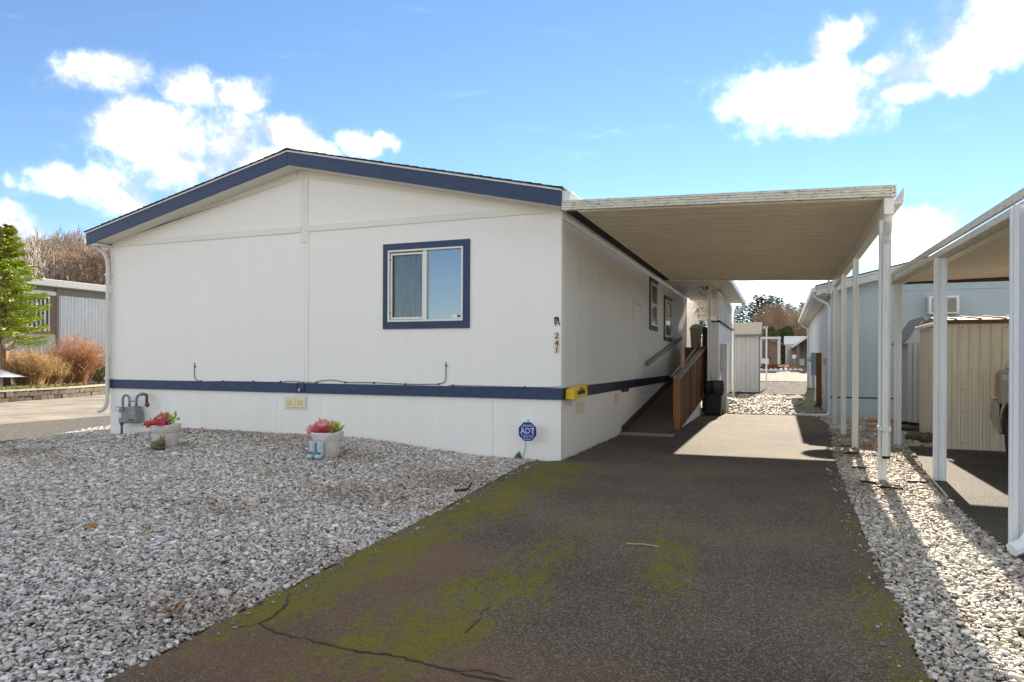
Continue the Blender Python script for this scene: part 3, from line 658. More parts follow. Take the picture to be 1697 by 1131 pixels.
# skirting vents
def vent_front(x0, x1, z0, z1):
    v = part('skirting_vent', B().box(x0, x1, -.004, .006, z0, z1), GUTTER, home, .002)
    xm2 = (x0+x1)/2
    for a, b_ in ((x0+.022, xm2-.006), (xm2+.006, x1-.012)):
        q = part('vent_plate', B().box(a, b_, -.014, -.004, z0+.03, z1-.02), VENT, v, .004)
        for k in (.36, .64):
            c = a+(b_-a)*k; part('vent_slot', B().box(c-.018, c+.014, -.018, -.014, z0+.075, z0+.082).box(c-.018, c-.012, -.018, -.014, z0+.082, z0+.13).box(c-.018, c+.014, -.018, -.014, z0+.13, z0+.136), mat('vent_slot', (.42, .33, .16), .6), q)
vent_front(-4.592, -4.165, .575, .785)
def vent_side(y0, y1, z0, z1):
    v = part('skirting_vent', B().box(-.012, .0, y0, y1, z0, z1), GUTTER, home, .002)
    ym = (y0+y1)/2
    for a, b_ in ((y0+.01, ym-.006), (ym+.006, y1-.01)): part('vent_plate', B().box(0, .01, a, b_, z0+.012, z1-.012), VENT, v, .003)
vent_side(.80, 1.16, .58, .77); vent_side(3.18, 3.52, .60, .775)
part('brown_vent', B().box(-.012, .012, 3.82, 4.38, .775, .828), RUST, home, .003)
hb = part('hose_bib', B().tube([(-.01, 5.75, .70), (.07, 5.75, .70), (.10, 5.76, .66)], .014, 8).tube([(.05, 5.75, .70), (.05, 5.75, .75)], .01, 6).box(.03, .07, 5.72, 5.78, .75, .765), STEEL, home)
# cable along the belt with clips
def Yp(x, y): q = onY(x, y, 0); return (q.x, -.012, q.z)
cab = part('coax_cable', B().tube([Yp(323, 601), Yp(323, 624), Yp(326, 630), Yp(333, 632.5), Yp(370, 632.3), Yp(420, 633), Yp(465, 634), Yp(480, 632), Yp(497, 633), Yp(520, 634.5)], .0055, 6), CABLE, home)
part('cable_run', B().tube([Yp(514, 647), Yp(519, 640), Yp(523, 634), Yp(535, 631), Yp(549, 630), Yp(562, 631.5), Yp(572, 634), Yp(620, 634.5), Yp(672, 637), Yp(700, 637.3), Yp(728, 637), Yp(737, 634), Yp(739.5, 628), Yp(739.5, 600)], .0055, 6), CABLE, home)
part('cable_run', B().tube([Yp(745, 639), Yp(800, 640), Yp(870, 642), Yp(905, 642.6), Yp(930, 641.5)], .0045, 6), CABLE, home)
c0 = onY(498, 641, -.03); part('cable_loop', B().tube(arc((c0.x, -.03, c0.z), .075, -40, 300, 14) + [Vector(Yp(514, 647))], .005, 6), CABLE, home)
part('splitter', B().box(c0.x-.035, c0.x+.0, -.045, -.022, c0.z-.075, c0.z-.03), STEEL, home, .003)
for x, y in ((333, 632), (370, 632), (420, 632.5), (465, 633), (525, 634), (572, 634), (620, 635), (672, 637), (727, 637), (751, 639), (870, 642), (739.5, 606), (323, 608)):
    q = onY(x, y, -.01); part('cable_clip', B().box(q.x-.009, q.x+.009, -.022, -.002, q.z-.012, q.z+.014), CABLE, home)
# house numbers
for ch, y in (('2', 557), ('4', 569.5), ('1', 580.5)):
    q = onY(923, y, 0); part('number_plate', B().box(-.10, -.022, -.006, 0, q.z-.043, q.z+.043), PINB, home)
    o = link('house_number', text_mesh('house_number', ch, .115, BRASS, .004), home, (q.x, -.008, q.z), rot=(R(90), 0, 0))
q = onY(923, 533, 0)
em = B()
for x0, z0, x1, z1, w_ in ((-.03, .055, .02, .05, .016), (-.03, .05, -.025, -.04, .014), (.018, .05, .03, -.04, .014), (-.028, .015, .022, .012, .012), (-.02, .04, .012, .03, .01), (.02, .0, .045, -.06, .009), (-.025, -.03, -.01, -.06, .008), (-.01, .0, .005, -.035, .01), (.0, .045, .004, .01, .01)):
    em.beam((q.x+x0, -.006, q.z+z0), (q.x+x1, -.006, q.z+z1), w_, .006, up=(0, 1, 0))
part('wall_emblem', em, BRASS, home)
# grab rail on the side wall
gr = part('grab_rail', B().beam((.085, 6.05, 1.31), (.085, 11.3, 2.03), .04, .09), WOODG, home, .006)
for yy in (6.2, 8.0, 9.8, 11.1): zz = 1.31+(yy-6.05)*.137; part('rail_bracket', B().box(0, .08, yy-.02, yy+.02, zz-.07, zz-.03), WOODG, gr)

# ================================================================ CARPORT
def zc(x): return 3.312-.0360*(x-.12)
car = thing('carport', 'cream metal carport roof on thin posts beside the white home', 'carport', (2, 3.6, 0))
def sweep_x(prof, xa, xb, zf, sy=0.):
    b = B(); n = len(prof)
    for x in (xa, xb): b.v += [(x, y+sy, zf(x)+z) for y, z in prof]
    b.f = [(i, (i+1) % n, n+(i+1) % n, n+i) for i in range(n)] + [tuple(range(n))[::-1], tuple(range(n, 2*n))]
    return b
PW = .305
prof = [(0, .07), (.045, .07), (.100, .004), (.100, -.012), (.112, -.012), (.112, .0), (.193, .0), (.193, -.012), (.205, -.012), (.205, .004), (.26, .07), (PW-.002, .07), (PW-.002, .076), (.257, .076), (.197, .006), (.108, .006), (.048, .076), (0, .076)]
pm = sweep_x(prof, .302, 3.88, lambda x: zc(x)+.006).mesh('roof_pan', PAN)
for i in range(26): link('roof_pan', pm, car, (0, -.30+i*PW, 0))
def ribbed(h):
    "fascia profile (y, z): four raised ribs on the outer face"
    o = [(0, 0)]; n = 4
    for i in range(n):
        a = i*h/n; o += [(-.012, a+.004), (-.018, a+.2*h/n), (-.018, a+.45*h/n), (-.003, a+.62*h/n), (-.003, a+.95*h/n)]
    return o+[(-.012, h), (0, h), (.03, h), (.03, h-.008), (.008, h-.008), (.008, .008), (.03, .008), (.03, 0)]
part('front_fascia', sweep_x(ribbed(.126), .105, 3.86, lambda x: zc(x)-.008, -.33), FASC, car)
cap = part('corner_cap', B().box(3.861, 3.912, -.352, -.26, zc(3.9)-.012, zc(3.9)+.124), FASC, car, .004)
for z in (.03, .09): part('screw', B().tube([(3.886, -.36, zc(3.9)+z), (3.886, -.35, zc(3.9)+z)], .008, 8), BLACK, cap)
part('rear_fascia', sweep_x([(0, -.03), (.03, -.03), (.03, .115), (0, .115)], .118, 3.86, lambda x: zc(x), 7.64), FASC, car)
part('side_beam', B().box(3.80, 3.895, -.30, 7.64, 2.985, zc(3.9)-.002), POST, car, .004)
part('side_gutter', B().prism([(3.896, 3.10), (3.99, 3.11), (4.0, 3.27), (3.99, 3.275), (3.975, 3.12), (3.90, 3.12), (3.90, 3.27), (3.896, 3.27)], 'y', -.26, 7.66), FASC, car)
part('ledger', B().box(.301, .32, -.28, 7.62, 3.290, 3.304), PAN, car)
def post_profile(w, d, cx, cy):
    g_ = .010; q = w/3
    pr = [(-w/2, -d/2), (-w/2+q*.8, -d/2), (-w/2+q, -d/2+g_), (-w/2+2*q, -d/2+g_), (-w/2+2.2*q, -d/2), (w/2, -d/2), (w/2, -d/2+d*.27), (w/2-g_, -d/2+d*.33), (w/2-g_, d/2-d*.33), (w/2, d/2-d*.27), (w/2, d/2), (-w/2+2.2*q, d/2), (-w/2+2*q, d/2-g_), (-w/2+q, d/2-g_), (-w/2+q*.8, d/2), (-w/2, d/2), (-w/2, d/2-d*.27), (-w/2+g_, d/2-d*.33), (-w/2+g_, -d/2+d*.33), (-w/2, -d/2+d*.27)]
    return [(cx+a, cy+b) for a, b in pr]
for yy in (.05, 3.14, 5.30, 7.45):
    part('post', B().prism(post_profile(.085, .09, 3.835, yy), 'z', -.03, 2.985), POST, car)
dsp = part('downspout', B().tube([(3.85, -.262, 3.15), (3.85, -.262, 3.06), (3.85, -.22, 2.93), (3.855, -.09, 2.80), (3.862, -.04, 2.70), (3.862, -.036, 2.55), (3.862, -.036, .30)], 1, 8, sq=(.042, .034)), SPOUT, car)
part('strap', B().box(3.785, 3.908, -.078, .10, .58, .63), SPOUT, dsp, .003)
part('outlet', B().box(3.826, 3.898, -.066, -.006, .27, .302), BLACK, dsp)

# ================================================================ RAMP AND PORCH
def zr(y): return max(.022, .03+(y-3.72)*.128)
ramp = thing('access_ramp', 'grey ramp with redwood baluster railing climbing beside the home', 'ramp', (.45, 3.8, 0))
part('ramp_deck', B().prism([(3.72, .0), (3.72, .03), (10.95, zr(10.95)), (10.95, zr(10.95)-.1), (4.6, .0)], 'x', .04, .80), RAMP, ramp)
part('ramp_lip', B().prism([(3.50, .0), (3.50, .024), (3.74, .05), (3.74, 0)], 'x', .0, .97), CONC, ramp, .004)
part('kerb_board', B().beam((.035, 3.75, zr(3.75)+.06), (.035, 10.9, zr(10.9)+.06), .035, .12), BROWNT, ramp, .004)
part('kerb_board', B().beam((.79, 5.05, zr(5.05)+.05), (.79, 10.9, zr(10.9)+.05), .03, .10), WOODR, ramp, .004)
def zrail(y): return 1.045+(y-4.95)*.1375
part('newel_post', B().box(.775, .90, 4.92, 5.01, 0, 1.03), WOODP, ramp, .006)
bals = [B().box(-.022, .022, -.036, .036, 0, 1).mesh('baluster', m_) for m_ in (WOODR, mat('redwood_shaded', (.06, .022, .010), .65, .3, 8.), mat('redwood_lit', (.22, .085, .030), .6, .3, 8.))]  # dark and light tones stand in for shaded gaps and lit edges
yy = 5.07
while yy < 9.95:
    zlo = max(.03, .0+(yy-5.0)*.088); o = link('baluster', random.choice(bals), ramp, (.865, yy, zlo)); o.scale = (1, 1, zrail(yy)-.02-zlo); yy += .125
part('cap_rail', B().beam((.85, 4.86, zrail(4.86)), (.85, 10.1, zrail(10.1)), .14, .038), WOODG, ramp, .006)
part('hand_rail', B().tube([(.73, 4.95, zrail(4.95)+.02), (.73, 7, zrail(7)+.02), (.73, 10.1, zrail(10.1)+.10)], .02, 8), WOODG, ramp)
part('end_post', B().box(.80, .92, 10.03, 10.14, 0, 2.28), BROWNT, ramp, .006)
part('skirt_board', B().prism([(5.3, .022), (8.9, .03), (8.9, .32)], 'x', .872, .888), WHITEW, ramp)

porch = thing('enclosed_porch', 'white glazed porch with overhanging roof at the top of the ramp', 'porch', (.7, 11.5, 0))
part('deck', B().box(.0, 1.26, 10.95, 14.2, .85, .95), WOODR, porch)
PXX = 1.28
for a, b_ in ((9.3, 10.55), (10.554, 11.8), (11.804, 13.05), (13.054, 14.3)):
    part('wall_panel', B().box(PXX-.05, PXX, a, b_, .45 if a < 9.5 else .42, 2.36), WHITEW, porch)
part('front_panel', B().box(1.085, PXX-.051, 9.3, 9.35, .45, 2.36), WHITEW, porch)
part('sill_cap', B().box(PXX-.09, PXX+.05, 9.28, 14.34, 2.361, 2.41), BROWNT, porch, .004)
part('sill_cap', B().box(1.07, PXX-.091, 9.26, 9.4, 2.361, 2.41), BROWNT, porch, .004)
for i in range(5):
    a = 9.42+i*.98
    w_ = part('window', B().box(PXX-.03, PXX-.024, a+.03, a+.90, 2.44, 3.10), GLASS, porch)
    f = B(); f.box(PXX-.05, PXX, a-.03, a+.05, 2.411, 3.16); f.box(PXX-.05, PXX, a+.86, a+.94, 2.411, 3.16); f.box(PXX-.045, PXX-.005, a+.05, a+.86, 2.411, 2.47); f.box(PXX-.045, PXX-.005, a+.05, a+.86, 3.09, 3.16); f.box(PXX-.04, PXX-.01, a+.43, a+.48, 2.47, 3.09)
    part('window_frame', f, WHITEW, w_)
for x0, x1 in ((.12, .62), (.624, 1.12), (1.124, 1.62)):
    part('roof_pan', B().prism([(x0, 3.29-.035*x0), (x1, 3.29-.035*x1), (x1, 3.33-.035*x1), (x0, 3.33-.035*x0)], 'y', 7.72, 14.35), PAN, porch)
part('eave_fascia', B().prism([(1.62, 3.19), (1.68, 3.20), (1.69, 3.31), (1.62, 3.30)], 'y', 7.7, 14.37), GUTTER, porch, .004)
part('downspout', B().tube([(1.66, 14.25, 3.19), (1.66, 14.27, 3.08), (1.50, 14.35, 2.95), (1.34, 14.38, 2.88), (1.33, 14.38, 2.7), (1.33, 14.38, .1)], 1, 8, sq=(.035, .03)), GUTTER, porch)
part('porch_post', B().prism(post_profile(.085, .085, 1.075, 9.03), 'z', 0, 3.25), POST, porch)
# back wall with window and truss ornament
part('back_wall', B().box(-.7, 1.22, 14.15, 14.2, .95, 2.05), WHITEW, porch)
part('back_wall', B().box(-.7, .22, 14.15, 14.2, 2.051, 3.25), WHITEW, porch)
part('back_header', B().box(-.7, 1.24, 14.21, 14.25, 2.80, 3.36), TRIM, porch)
bw = part('window', B().box(.25, 1.20, 14.17, 14.18, 2.08, 2.72), GLASS, porch)
f = B(); f.box(.221, .27, 14.13, 14.2, 2.051, 2.76); f.box(.27, 1.22, 14.13, 14.2, 2.70, 2.80); f.box(1.17, 1.22, 14.13, 14.2, 2.051, 2.70); part('window_frame', f, WHITEW, bw)
tr = B().box(.05, 1.2, 14.1, 14.13, 3.14, 3.18).box(.05, 1.2, 14.1, 14.13, 2.90, 2.94)
for i in range(4): a = .1+i*.27; tr.beam((a, 14.115, 2.94), (a+.135, 14.115, 3.14), .03, .03); tr.beam((a+.135, 14.115, 3.14), (a+.27, 14.115, 2.94), .03, .03)
part('truss_ornament', tr, FRAME, porch)
fl = thing('flood_light', 'twin-bulb flood light fixed under the porch roof', 'light', (.95, 9.0, 3.2))
part('bracket', B().box(.99, 1.03, 8.97, 9.06, 3.18, 3.27), BLACK, fl)
for dx, dz in ((-.04, .0), (.02, -.08)):
    bl = part('bulb', B().sphere((.9+dx, 8.93, 3.18+dz), .055, 12, 8), WHITEPL, fl, smooth=True)
    part('bulb_holder', B().tube([(.94+dx*.4, 8.98, 3.22+dz*.4), (.9+dx, 8.95, 3.2+dz)], .03, 10), STEEL, fl)
wb = thing('deck_box', 'stained wooden box carrying the cream waste bin on the porch', 'box', (.45, 11.5, .95))
for i in range(4): part('box_board', B().box(.16, .95, 11.45, 11.95, .952+i*.205, .952+i*.205+.2), WOODP, wb, .004)
sb = thing('swing_top_bin', 'tall cream plastic bin with domed lid on the wooden box', 'bin', (.45, 11.65, 1.77))
part('bin_body', B().lathe([(.125, 0), (.135, .02), (.165, .46), (.175, .50)], (.45, 11.65, 1.773), 24), CREAMP, sb, smooth=True)
lid = part('lid', B().lathe([(.185, 0), (.187, .03), (.17, .07), (.12, .14), (.05, .17), (.01, .175)], (.45, 11.65, 2.273), 24), CREAMP, sb, smooth=True)
part('flap', B().box(.36, .54, 11.475, 11.49, 2.32, 2.40), CREAMP, lid, .01)
# wheeled bin under the porch post
tb = thing('trash_can', 'black trash can lined with a bin bag beside the ramp', 'trash can', (1.17, 9.0, 0))
cx, cy = 1.20, 8.98
tbx = B()
for (hw, hd, z) in ((.17, .17, .02), (.175, .175, .06), (.215, .21, .84), (.225, .22, .86)): tbx.v += [(cx-hw, cy-hd, z), (cx+hw, cy-hd, z), (cx+hw, cy+hd, z), (cx-hw, cy+hd, z)]
for i in range(3):
    for j in range(4): tbx.f.append((i*4+j, i*4+(j+1) % 4, i*4+4+(j+1) % 4, i*4+4+j))
tbx.f.append((3, 2, 1, 0)); part('can_body', tbx, BLKP, tb, .03)
bg2 = B(); n_ = 40
for k, (hw, z) in enumerate(((.222, .53), (.238, .58), (.236, .72), (.243, .86), (.235, .885), (.2, .87))):
    for j in range(n_):
        t = 2*math.pi*j/n_; e = (math.cos(t), math.sin(t)); mx = max(abs(e[0]), abs(e[1]))**.8; wv = .006*math.sin(j*2.3+k)+.004*math.sin(j*5.1)
        bg2.v.append((cx+e[0]/mx*(hw+wv), cy+e[1]/mx*(hw+wv-.005), z+(.03*math.sin(j*.7) if k == 0 else 0)))
for k in range(5):
    for j in range(n_): a, b_ = k*n_+j, k*n_+(j+1) % n_; bg2.f.append((a, b_, b_+n_, a+n_))
part('bin_bag', bg2, BAG, tb, smooth=True)
part('wheel', B().tube([(cx-.2, cy-.17, .07), (cx-.15, cy-.17, .07)], .07, 14), TYRE, tb)
mp = thing('meter_pedestal', 'grey electric meter pedestal standing behind the trash can', 'meter', (1.3, 9.75, 0))
part('meter_box', B().box(1.14, 1.30, 9.68, 9.86, 1.12, 1.82), BOXGREY, mp, .008)
part('back_channel', B().box(1.304, 1.45, 9.72, 9.86, .0, 1.825), BOXGREY, mp, .006)
part('conduit', B().tube([(1.23, 9.77, .0), (1.23, 9.77, 1.12)], .045, 12), PVC, mp)
part('meter_socket', B().tube([(1.06, 9.77, 1.62), (1.14, 9.77, 1.62)], .05, 14).tube([(1.06, 9.77, 1.47), (1.14, 9.77, 1.47)], .035, 12), BLACK, mp)
solo('leaning_stick', B().tube([(1.13, 9.25, .75), (1.05, 9.25, 1.5)], .012, 8), WOODG, 'thin pole leaning behind the black trash can', 'pole')
wt = thing('water_valve', 'white pipe elbow at the foot of the porch wall', 'pipe', (1.5, 10.3, 0))
part('pipe', B().tube([(1.42, 10.3, .0), (1.42, 10.3, .4)], .05, 10), PVC, wt); part('elbow', B().tube([(1.42, 10.3, .36), (1.55, 10.3, .33), (1.68, 10.3, .26)], .045, 10), PVC, wt)
solo('foot_block', B().box(1.30, 1.42, 9.35, 9.47, 0, .14), WOODP, 'short wooden block on the gravel beside the trash can', 'block', bevel=.006)
#@@PART3
# ================================================================ NEIGHBOUR'S CARPORT
nc = thing('carport', "neighbour's cream metal carport at the right edge, fluted white posts", 'carport', (6.2, 0, 0))
def zn(y): return 2.575+.024*(y-.3)          # outer edge rises slightly towards the back
n_p = 27
for i in range(n_p):
    y0 = -4.15+i*.302
    b = B(); n = len(prof)
    for x in (4.50, 8.4): b.v += [(x, y0+y*.99, zn(y0)+.02+z+.022*(x-4.5)) for y, z in prof]
    b.f = [(k, (k+1) % n, n+(k+1) % n, n+k) for k in range(n)] + [tuple(range(n))[::-1], tuple(range(n, 2*n))]
    part('roof_pan', b, PAN, nc)
def sweep_y(prof_, ya, yb):
    b = B(); n = len(prof_)
    for y in (ya, yb): b.v += [(x, y, zn(y)+z) for x, z in prof_]
    b.f = [(k, (k+1) % n, n+(k+1) % n, n+k)[::-1] for k in range(n)] + [tuple(range(n)), tuple(range(n, 2*n))[::-1]]
    return b
part('upper_gutter', sweep_y([(4.40, .062), (4.385, .07), (4.385, .135), (4.40, .142), (4.47, .142), (4.47, .134), (4.405, .134), (4.405, .062)], -4.2, 4.02), FASC, nc)
part('lower_gutter', sweep_y([(4.415, -.02), (4.40, -.012), (4.40, .048), (4.415, .058), (4.50, .058), (4.50, -.02)], -4.2, 4.0), FASC, nc)
part('edge_beam', sweep_y([(4.502, -.03), (4.60, -.03), (4.60, .018), (4.502, .018)], -4.15, 3.98), PAN, nc)
part('rear_fascia', B().box(4.50, 8.4, 4.0, 4.04, zn(4)-.02, zn(4)+.05), BROWNT, nc)
part('rear_fascia', B().box(4.50, 8.4, 3.98, 4.03, zn(4)+.052, zn(4)+.15), PAN, nc)
for yy, w_ in ((4.05-.12, .10), (.26, .115), (-2.95, .115)):
    part('post', B().prism(post_profile(w_, w_, (4.53 if yy > 2 else 4.44) if yy > -1 else 4.335, yy), 'z', -.03, zn(yy)-.022), POSTN, nc)
nds = part('downspout', B().tube([(4.375, -3.05, zn(-3.0)-.02), (4.375, -3.05, .24), (4.365, -3.07, .17), (4.32, -3.11, .11), (4.23, -3.16, .075)], 1, 8, sq=(.045, .036)), POSTN, nc)
for z in (.30, .22): part('elbow_seam', B().box(4.326, 4.424, -3.09, -3.01, z, z+.008), SPOUT, nds)

# ================================================================ NEIGHBOUR'S HOME
NY = 10.0
nh = thing('neighbour_home', 'pale blue-green mobile home with weathered white fascia behind the carports', 'house', (8, NY, 0))
NR, NE = 8.05, 3.56
def nzb(x): return 3.005+.245*(4.49-abs(x-NR))
for a, b_ in ((3.89, 5.95), (5.954, 8.05), (8.054, 10.1), (10.104, 12.2)):
    pr = [(a, .50), (b_, .50), (b_, nzb(b_)+.04), (a, nzb(a)+.04)]
    part('siding_panel', B().prism(pr, 'y', NY, NY+.09), BLGRN, nh)
part('skirting', B().box(3.9, 12.2, NY+.012, NY+.09, -.1, .465), BLGRN, nh)
part('skirting_gap', B().box(3.9, 12.2, NY+.02, NY+.08, .465, .50), BLACK, nh)
part('frieze_board', B().box(3.89, 12.2, NY-.012, NY, 3.085, 3.17), BLGRN, nh, .003)
for x in (3.89, 5.9, 8.0): part('batten', B().box(x, x+.06, NY-.01, NY, .50, 3.084), BLGRN, nh, .002)
for i in range(7):
    a = 10.1+i*2.0; part('side_panel', B().box(3.90, 3.98, a, a+1.996, -.1, 3.1), NSIDE, nh)
    for k in range(5): part('side_rib', B().box(3.885, 3.90, a+.02+k*.4, a+.06+k*.4, .02, 3.02), NSIDE, nh)
for a, b_ in ((NE, NR-.002), (NR+.002, 2*NR-NE)):
    part('fascia', B().prism([(a, nzb(a)), (b_, nzb(b_)), (b_, nzb(b_)+.16), (a, nzb(a)+.16)], 'y', NY-.335, NY-.31), NFASC, nh, .003)
    part('fascia_cap', B().prism([(a, nzb(a)+.162), (b_, nzb(b_)+.162), (b_, nzb(b_)+.225), (a, nzb(a)+.225)], 'y', NY-.35, NY-.31), NFASC, nh, .003)
    part('roof_slope', B().prism([(a, nzb(a)+.02), (b_, nzb(b_)+.02), (b_, nzb(b_)+.225), (a, nzb(a)+.225)], 'y', NY-.309, 24.3), NFASC, nh)
    part('shingles', B().prism([(a-.02, nzb(a)+.226), (b_, nzb(b_)+.226), (b_, nzb(b_)+.25), (a-.02, nzb(a)+.25)], 'y', NY-.36, 24.35), SHINGLE, nh)
part('eave_soffit', B().box(NE+.01, 3.88, NY-.3, 24.2, nzb(NE)-.002, nzb(NE)+.018), NFASC, nh)
part('gutter', B().prism([(NE-.004, 3.08), (NE-.09, 3.09), (NE-.105, 3.20), (NE-.004, 3.21)], 'y', NY-.3, 24.2), GUTTER, nh, .004)
nd2 = part('downspout', B().tube([(NE-.05, NY-.2, 3.08), (NE-.04, NY-.19, 2.98), (3.64, NY-.13, 2.90), (3.80, NY-.06, 2.82), (3.86, NY-.04, 2.72), (3.86, NY-.04, .12), (3.84, NY-.08, .05), (3.7, NY-.2, .04), (3.45, NY-.3, .04), (3.1, NY-.32, .04)], 1, 8, sq=(.034, .03)), GUTTER, nh)
part('far_downspout', B().tube([(NE-.05, 24.0, 3.08), (3.70, 24.0, 2.9), (3.86, 24.0, 2.8), (3.87, 24.0, .1)], .035, 6), GUTTER, nh)
jb = part('junction_box', B().box(3.78, 3.90, NY+.9, NY+1.0, 1.28, 1.46), BOXGREY, nh, .005); part('junction_conduit', B().tube([(3.86, NY+.95, 1.28), (3.86, NY+.95, .0)], .014, 8), PVC, jb)
ac = thing('air_conditioner', 'white wall air conditioner on the blue-green home', 'air conditioner', (6.3, NY, 2.5))
part('casing', B().box(5.99, 6.605, NY-.24, NY, 2.50, 2.92), WHITEPL, ac, .01)
part('grille_plate', B().box(6.05, 6.545, NY-.246, NY-.239, 2.545, 2.875), mat('grille_tan', (.28, .22, .18), .6), ac)
for i in range(9): part('louvre', B().box(6.05, 6.545, NY-.258, NY-.247, 2.56+i*.035, 2.572+i*.035), mat('louvre_tan', (.48, .42, .36), .5), ac)
# satellite dish on the eave
dish = thing('satellite_dish', 'grey satellite dish on a mast fixed to the neighbouring eave', 'dish', (3.86, NY-.38, 3.1))
part('mast', B().tube([(3.84, NY-.38, 3.04), (3.84, NY-.40, 3.30), (3.80, NY-.42, 3.56)], .024, 10), STEEL, dish)
part('foot', B().box(3.77, 3.91, NY-.37, NY-.352, 3.03, 3.13), STEEL, dish)
db = B(); nn = 28
for k in range(6):
    for j in range(nn):
        r_ = .40*k/5; t = 2*math.pi*j/nn; a, b_ = r_*math.cos(t), r_*.92*math.sin(t); dpt = .09*(1-(r_/.40)**2)
        db.v.append((3.86+a, NY-.44+dpt+.35*b_*.0+.28*b_, 3.74+b_*.92))
for k in range(5):
    for j in range(nn): a, b_ = k*nn+j, k*nn+(j+1) % nn; db.f.append((a, b_, b_+nn, a+nn))
o = part('reflector', db, mat('dish_grey', (.16, .155, .15), .5), dish, smooth=True)
sm_ = o.modifiers.new('thick', 'SOLIDIFY'); sm_.thickness = .012

# ================================================================ SHEDS ON THE RIGHT
cs_ = thing('storage_shed', 'cream ribbed steel shed with brown eaves beside the parked pickup', 'shed', (6.5, 3.55, 0))
SX0, SX1, SY0, SY1, SZ = 5.16, 8.0, 3.55, 6.0, 1.97
part('shed_core', B().box(SX0+.03, SX1-.03, SY0+.03, SY1-.03, .0, SZ-.02), CREAMM, cs_)
def ribpanel(w, h):
    "steel panel: flat with a raised rib on each edge, in x-z, outer face -y"
    pr = [(0, 0), (0, -.012), (.018, -.024), (.03, -.024), (.042, -.008), (w*.5-.02, -.008), (w*.5-.01, -.013), (w*.5+.01, -.013), (w*.5+.02, -.008), (w-.006, -.008), (w-.003, 0)]
    return B().prism(pr, 'z', 0, h)
W_ = .142*1.0
npn = int((SX1-SX0)/W_); pm2 = ribpanel((SX1-SX0)/npn, SZ).mesh('steel_panel', CREAMM)
for i in range(npn): link('steel_panel', pm2, cs_, (SX0+i*(SX1-SX0)/npn, SY0+.03, .0))
ns_ = 11; wS = (SY1-SY0)/ns_
pr = [(0, 0), (-.012, 0), (-.022, .02), (-.022, .04), (-.006, .055), (-.006, wS-.004), (0, wS-.003)]
pm3 = B().prism(pr, 'z', 0, SZ).mesh('steel_panel', CREAMM)
for i in range(ns_): link('steel_panel', pm3, cs_, (SX0+.03, SY0+i*wS, 0))
part('corner_strip', B().box(SX0-.002, SX0+.05, SY0-.002, SY0+.05, 0, SZ), CREAMM, cs_, .004)
part('eave_trim', B().box(SX0-.03, SX1+.03, SY0-.06, SY0+.0, SZ-.01, SZ+.05), BROWNM, cs_, .006)
part('verge_trim', B().beam((SX0-.03, SY0-.06, SZ+.03), (SX0-.03, SY1+.05, SZ+.03), .04, .06), CREAMM, cs_, .006)
ym = (SY0+SY1)/2
part('roof_slope', B().prism([(SY0-.05, SZ+.052), (ym, SZ+.16), (SY1+.05, SZ+.052)], 'x', SX0-.02, SX1+.02), BROWNM, cs_)
for i in range(9): part('roof_rib', B().beam((SX0+.1+i*.32, SY0-.05, SZ+.065), (SX0+.1+i*.32, ym, SZ+.172), .03, .025), ORANGE, cs_)
for x in (SX0+.20, SX0+.20+.284*2, SX0+.2+.284*4):
    for z in (.12, 1.9, .95, .6): part('screw', B().tube([(x, SY0-.004, z), (x, SY0+.01, z)], .009, 6), BROWNM, cs_)
gs = thing('garden_shed', 'small grey steel shed with dark gable trim behind the cream shed', 'shed', (5.4, 6.95, 0))
for i in range(6): part('steel_panel', ribpanel(.092, 1.62), GREYM, gs, loc=(5.13+i*.094, 6.98, .14))
part('shed_core', B().box(5.14, 5.69, 7.0, 8.4, .1, 1.75), GREYM, gs)
part('gable_panel', B().prism([(5.10, 1.77), (5.68, 1.77), (5.39, 2.23)], 'y', 6.96, 7.0), GREYM, gs)
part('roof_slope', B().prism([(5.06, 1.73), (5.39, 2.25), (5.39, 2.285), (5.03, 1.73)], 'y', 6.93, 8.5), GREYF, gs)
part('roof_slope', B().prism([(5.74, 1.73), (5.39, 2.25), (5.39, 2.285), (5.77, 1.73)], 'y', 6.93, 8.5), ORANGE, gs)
for i, (x, y, z, l) in enumerate(((4.95, 6.72, .06, .5), (5.0, 6.78, .12, .45), (4.98, 6.66, .18, .42))):
    solo('timber_offcut', B().beam((x, y-.2, z), (x+l*.7, y-.55, z), .10, .05), [BROWNT, WOODG, BLACK][i], ['dark timber offcut lying lowest beside the grey shed', 'grey timber offcut in the middle of the pile by the grey shed', 'black timber offcut on top of the pile by the grey shed'][i], 'timber', 'offcuts by the grey shed', .006)
for i in range(2):
    solo('drain_pipe', B().tube([(4.45, 7.05+i*.02, .07+i*.115), (5.45, 7.05+i*.02, .07+i*.115)], .055, 12), TAN, ['tan pipe lying on the gravel, lower of the two', 'tan pipe resting on top of the other tan pipe'][i], 'pipe', 'tan pipes on the gravel')
def rock(c, r, sc_, seed):
    rr = random.Random(seed); b = B().sphere((0, 0, 0), r, 12, 8)
    b.v = [((c[0]+x*sc_[0]*(1+rr.uniform(-.13, .13))), c[1]+y*sc_[1]*(1+rr.uniform(-.13, .13)), c[2]+z*sc_[2]*(1+rr.uniform(-.1, .1))) for x, y, z in b.v]; return b
for i, (c, r, s3, lab) in enumerate((((4.93, 4.75, .07), .14, (1.2, 1, .7), 'mossy rock left of the cream shed corner'), ((5.06, 4.45, .08), .13, (1.1, 1, .8), 'mossy rock touching the cream shed corner'), ((5.10, 3.72, .10), .11, (1, .8, 1.2), 'upright mossy rock at the front corner of the cream shed'))):
    solo('rock', rock(c, r, s3, i), ROCK, lab, 'rock', smooth=True)

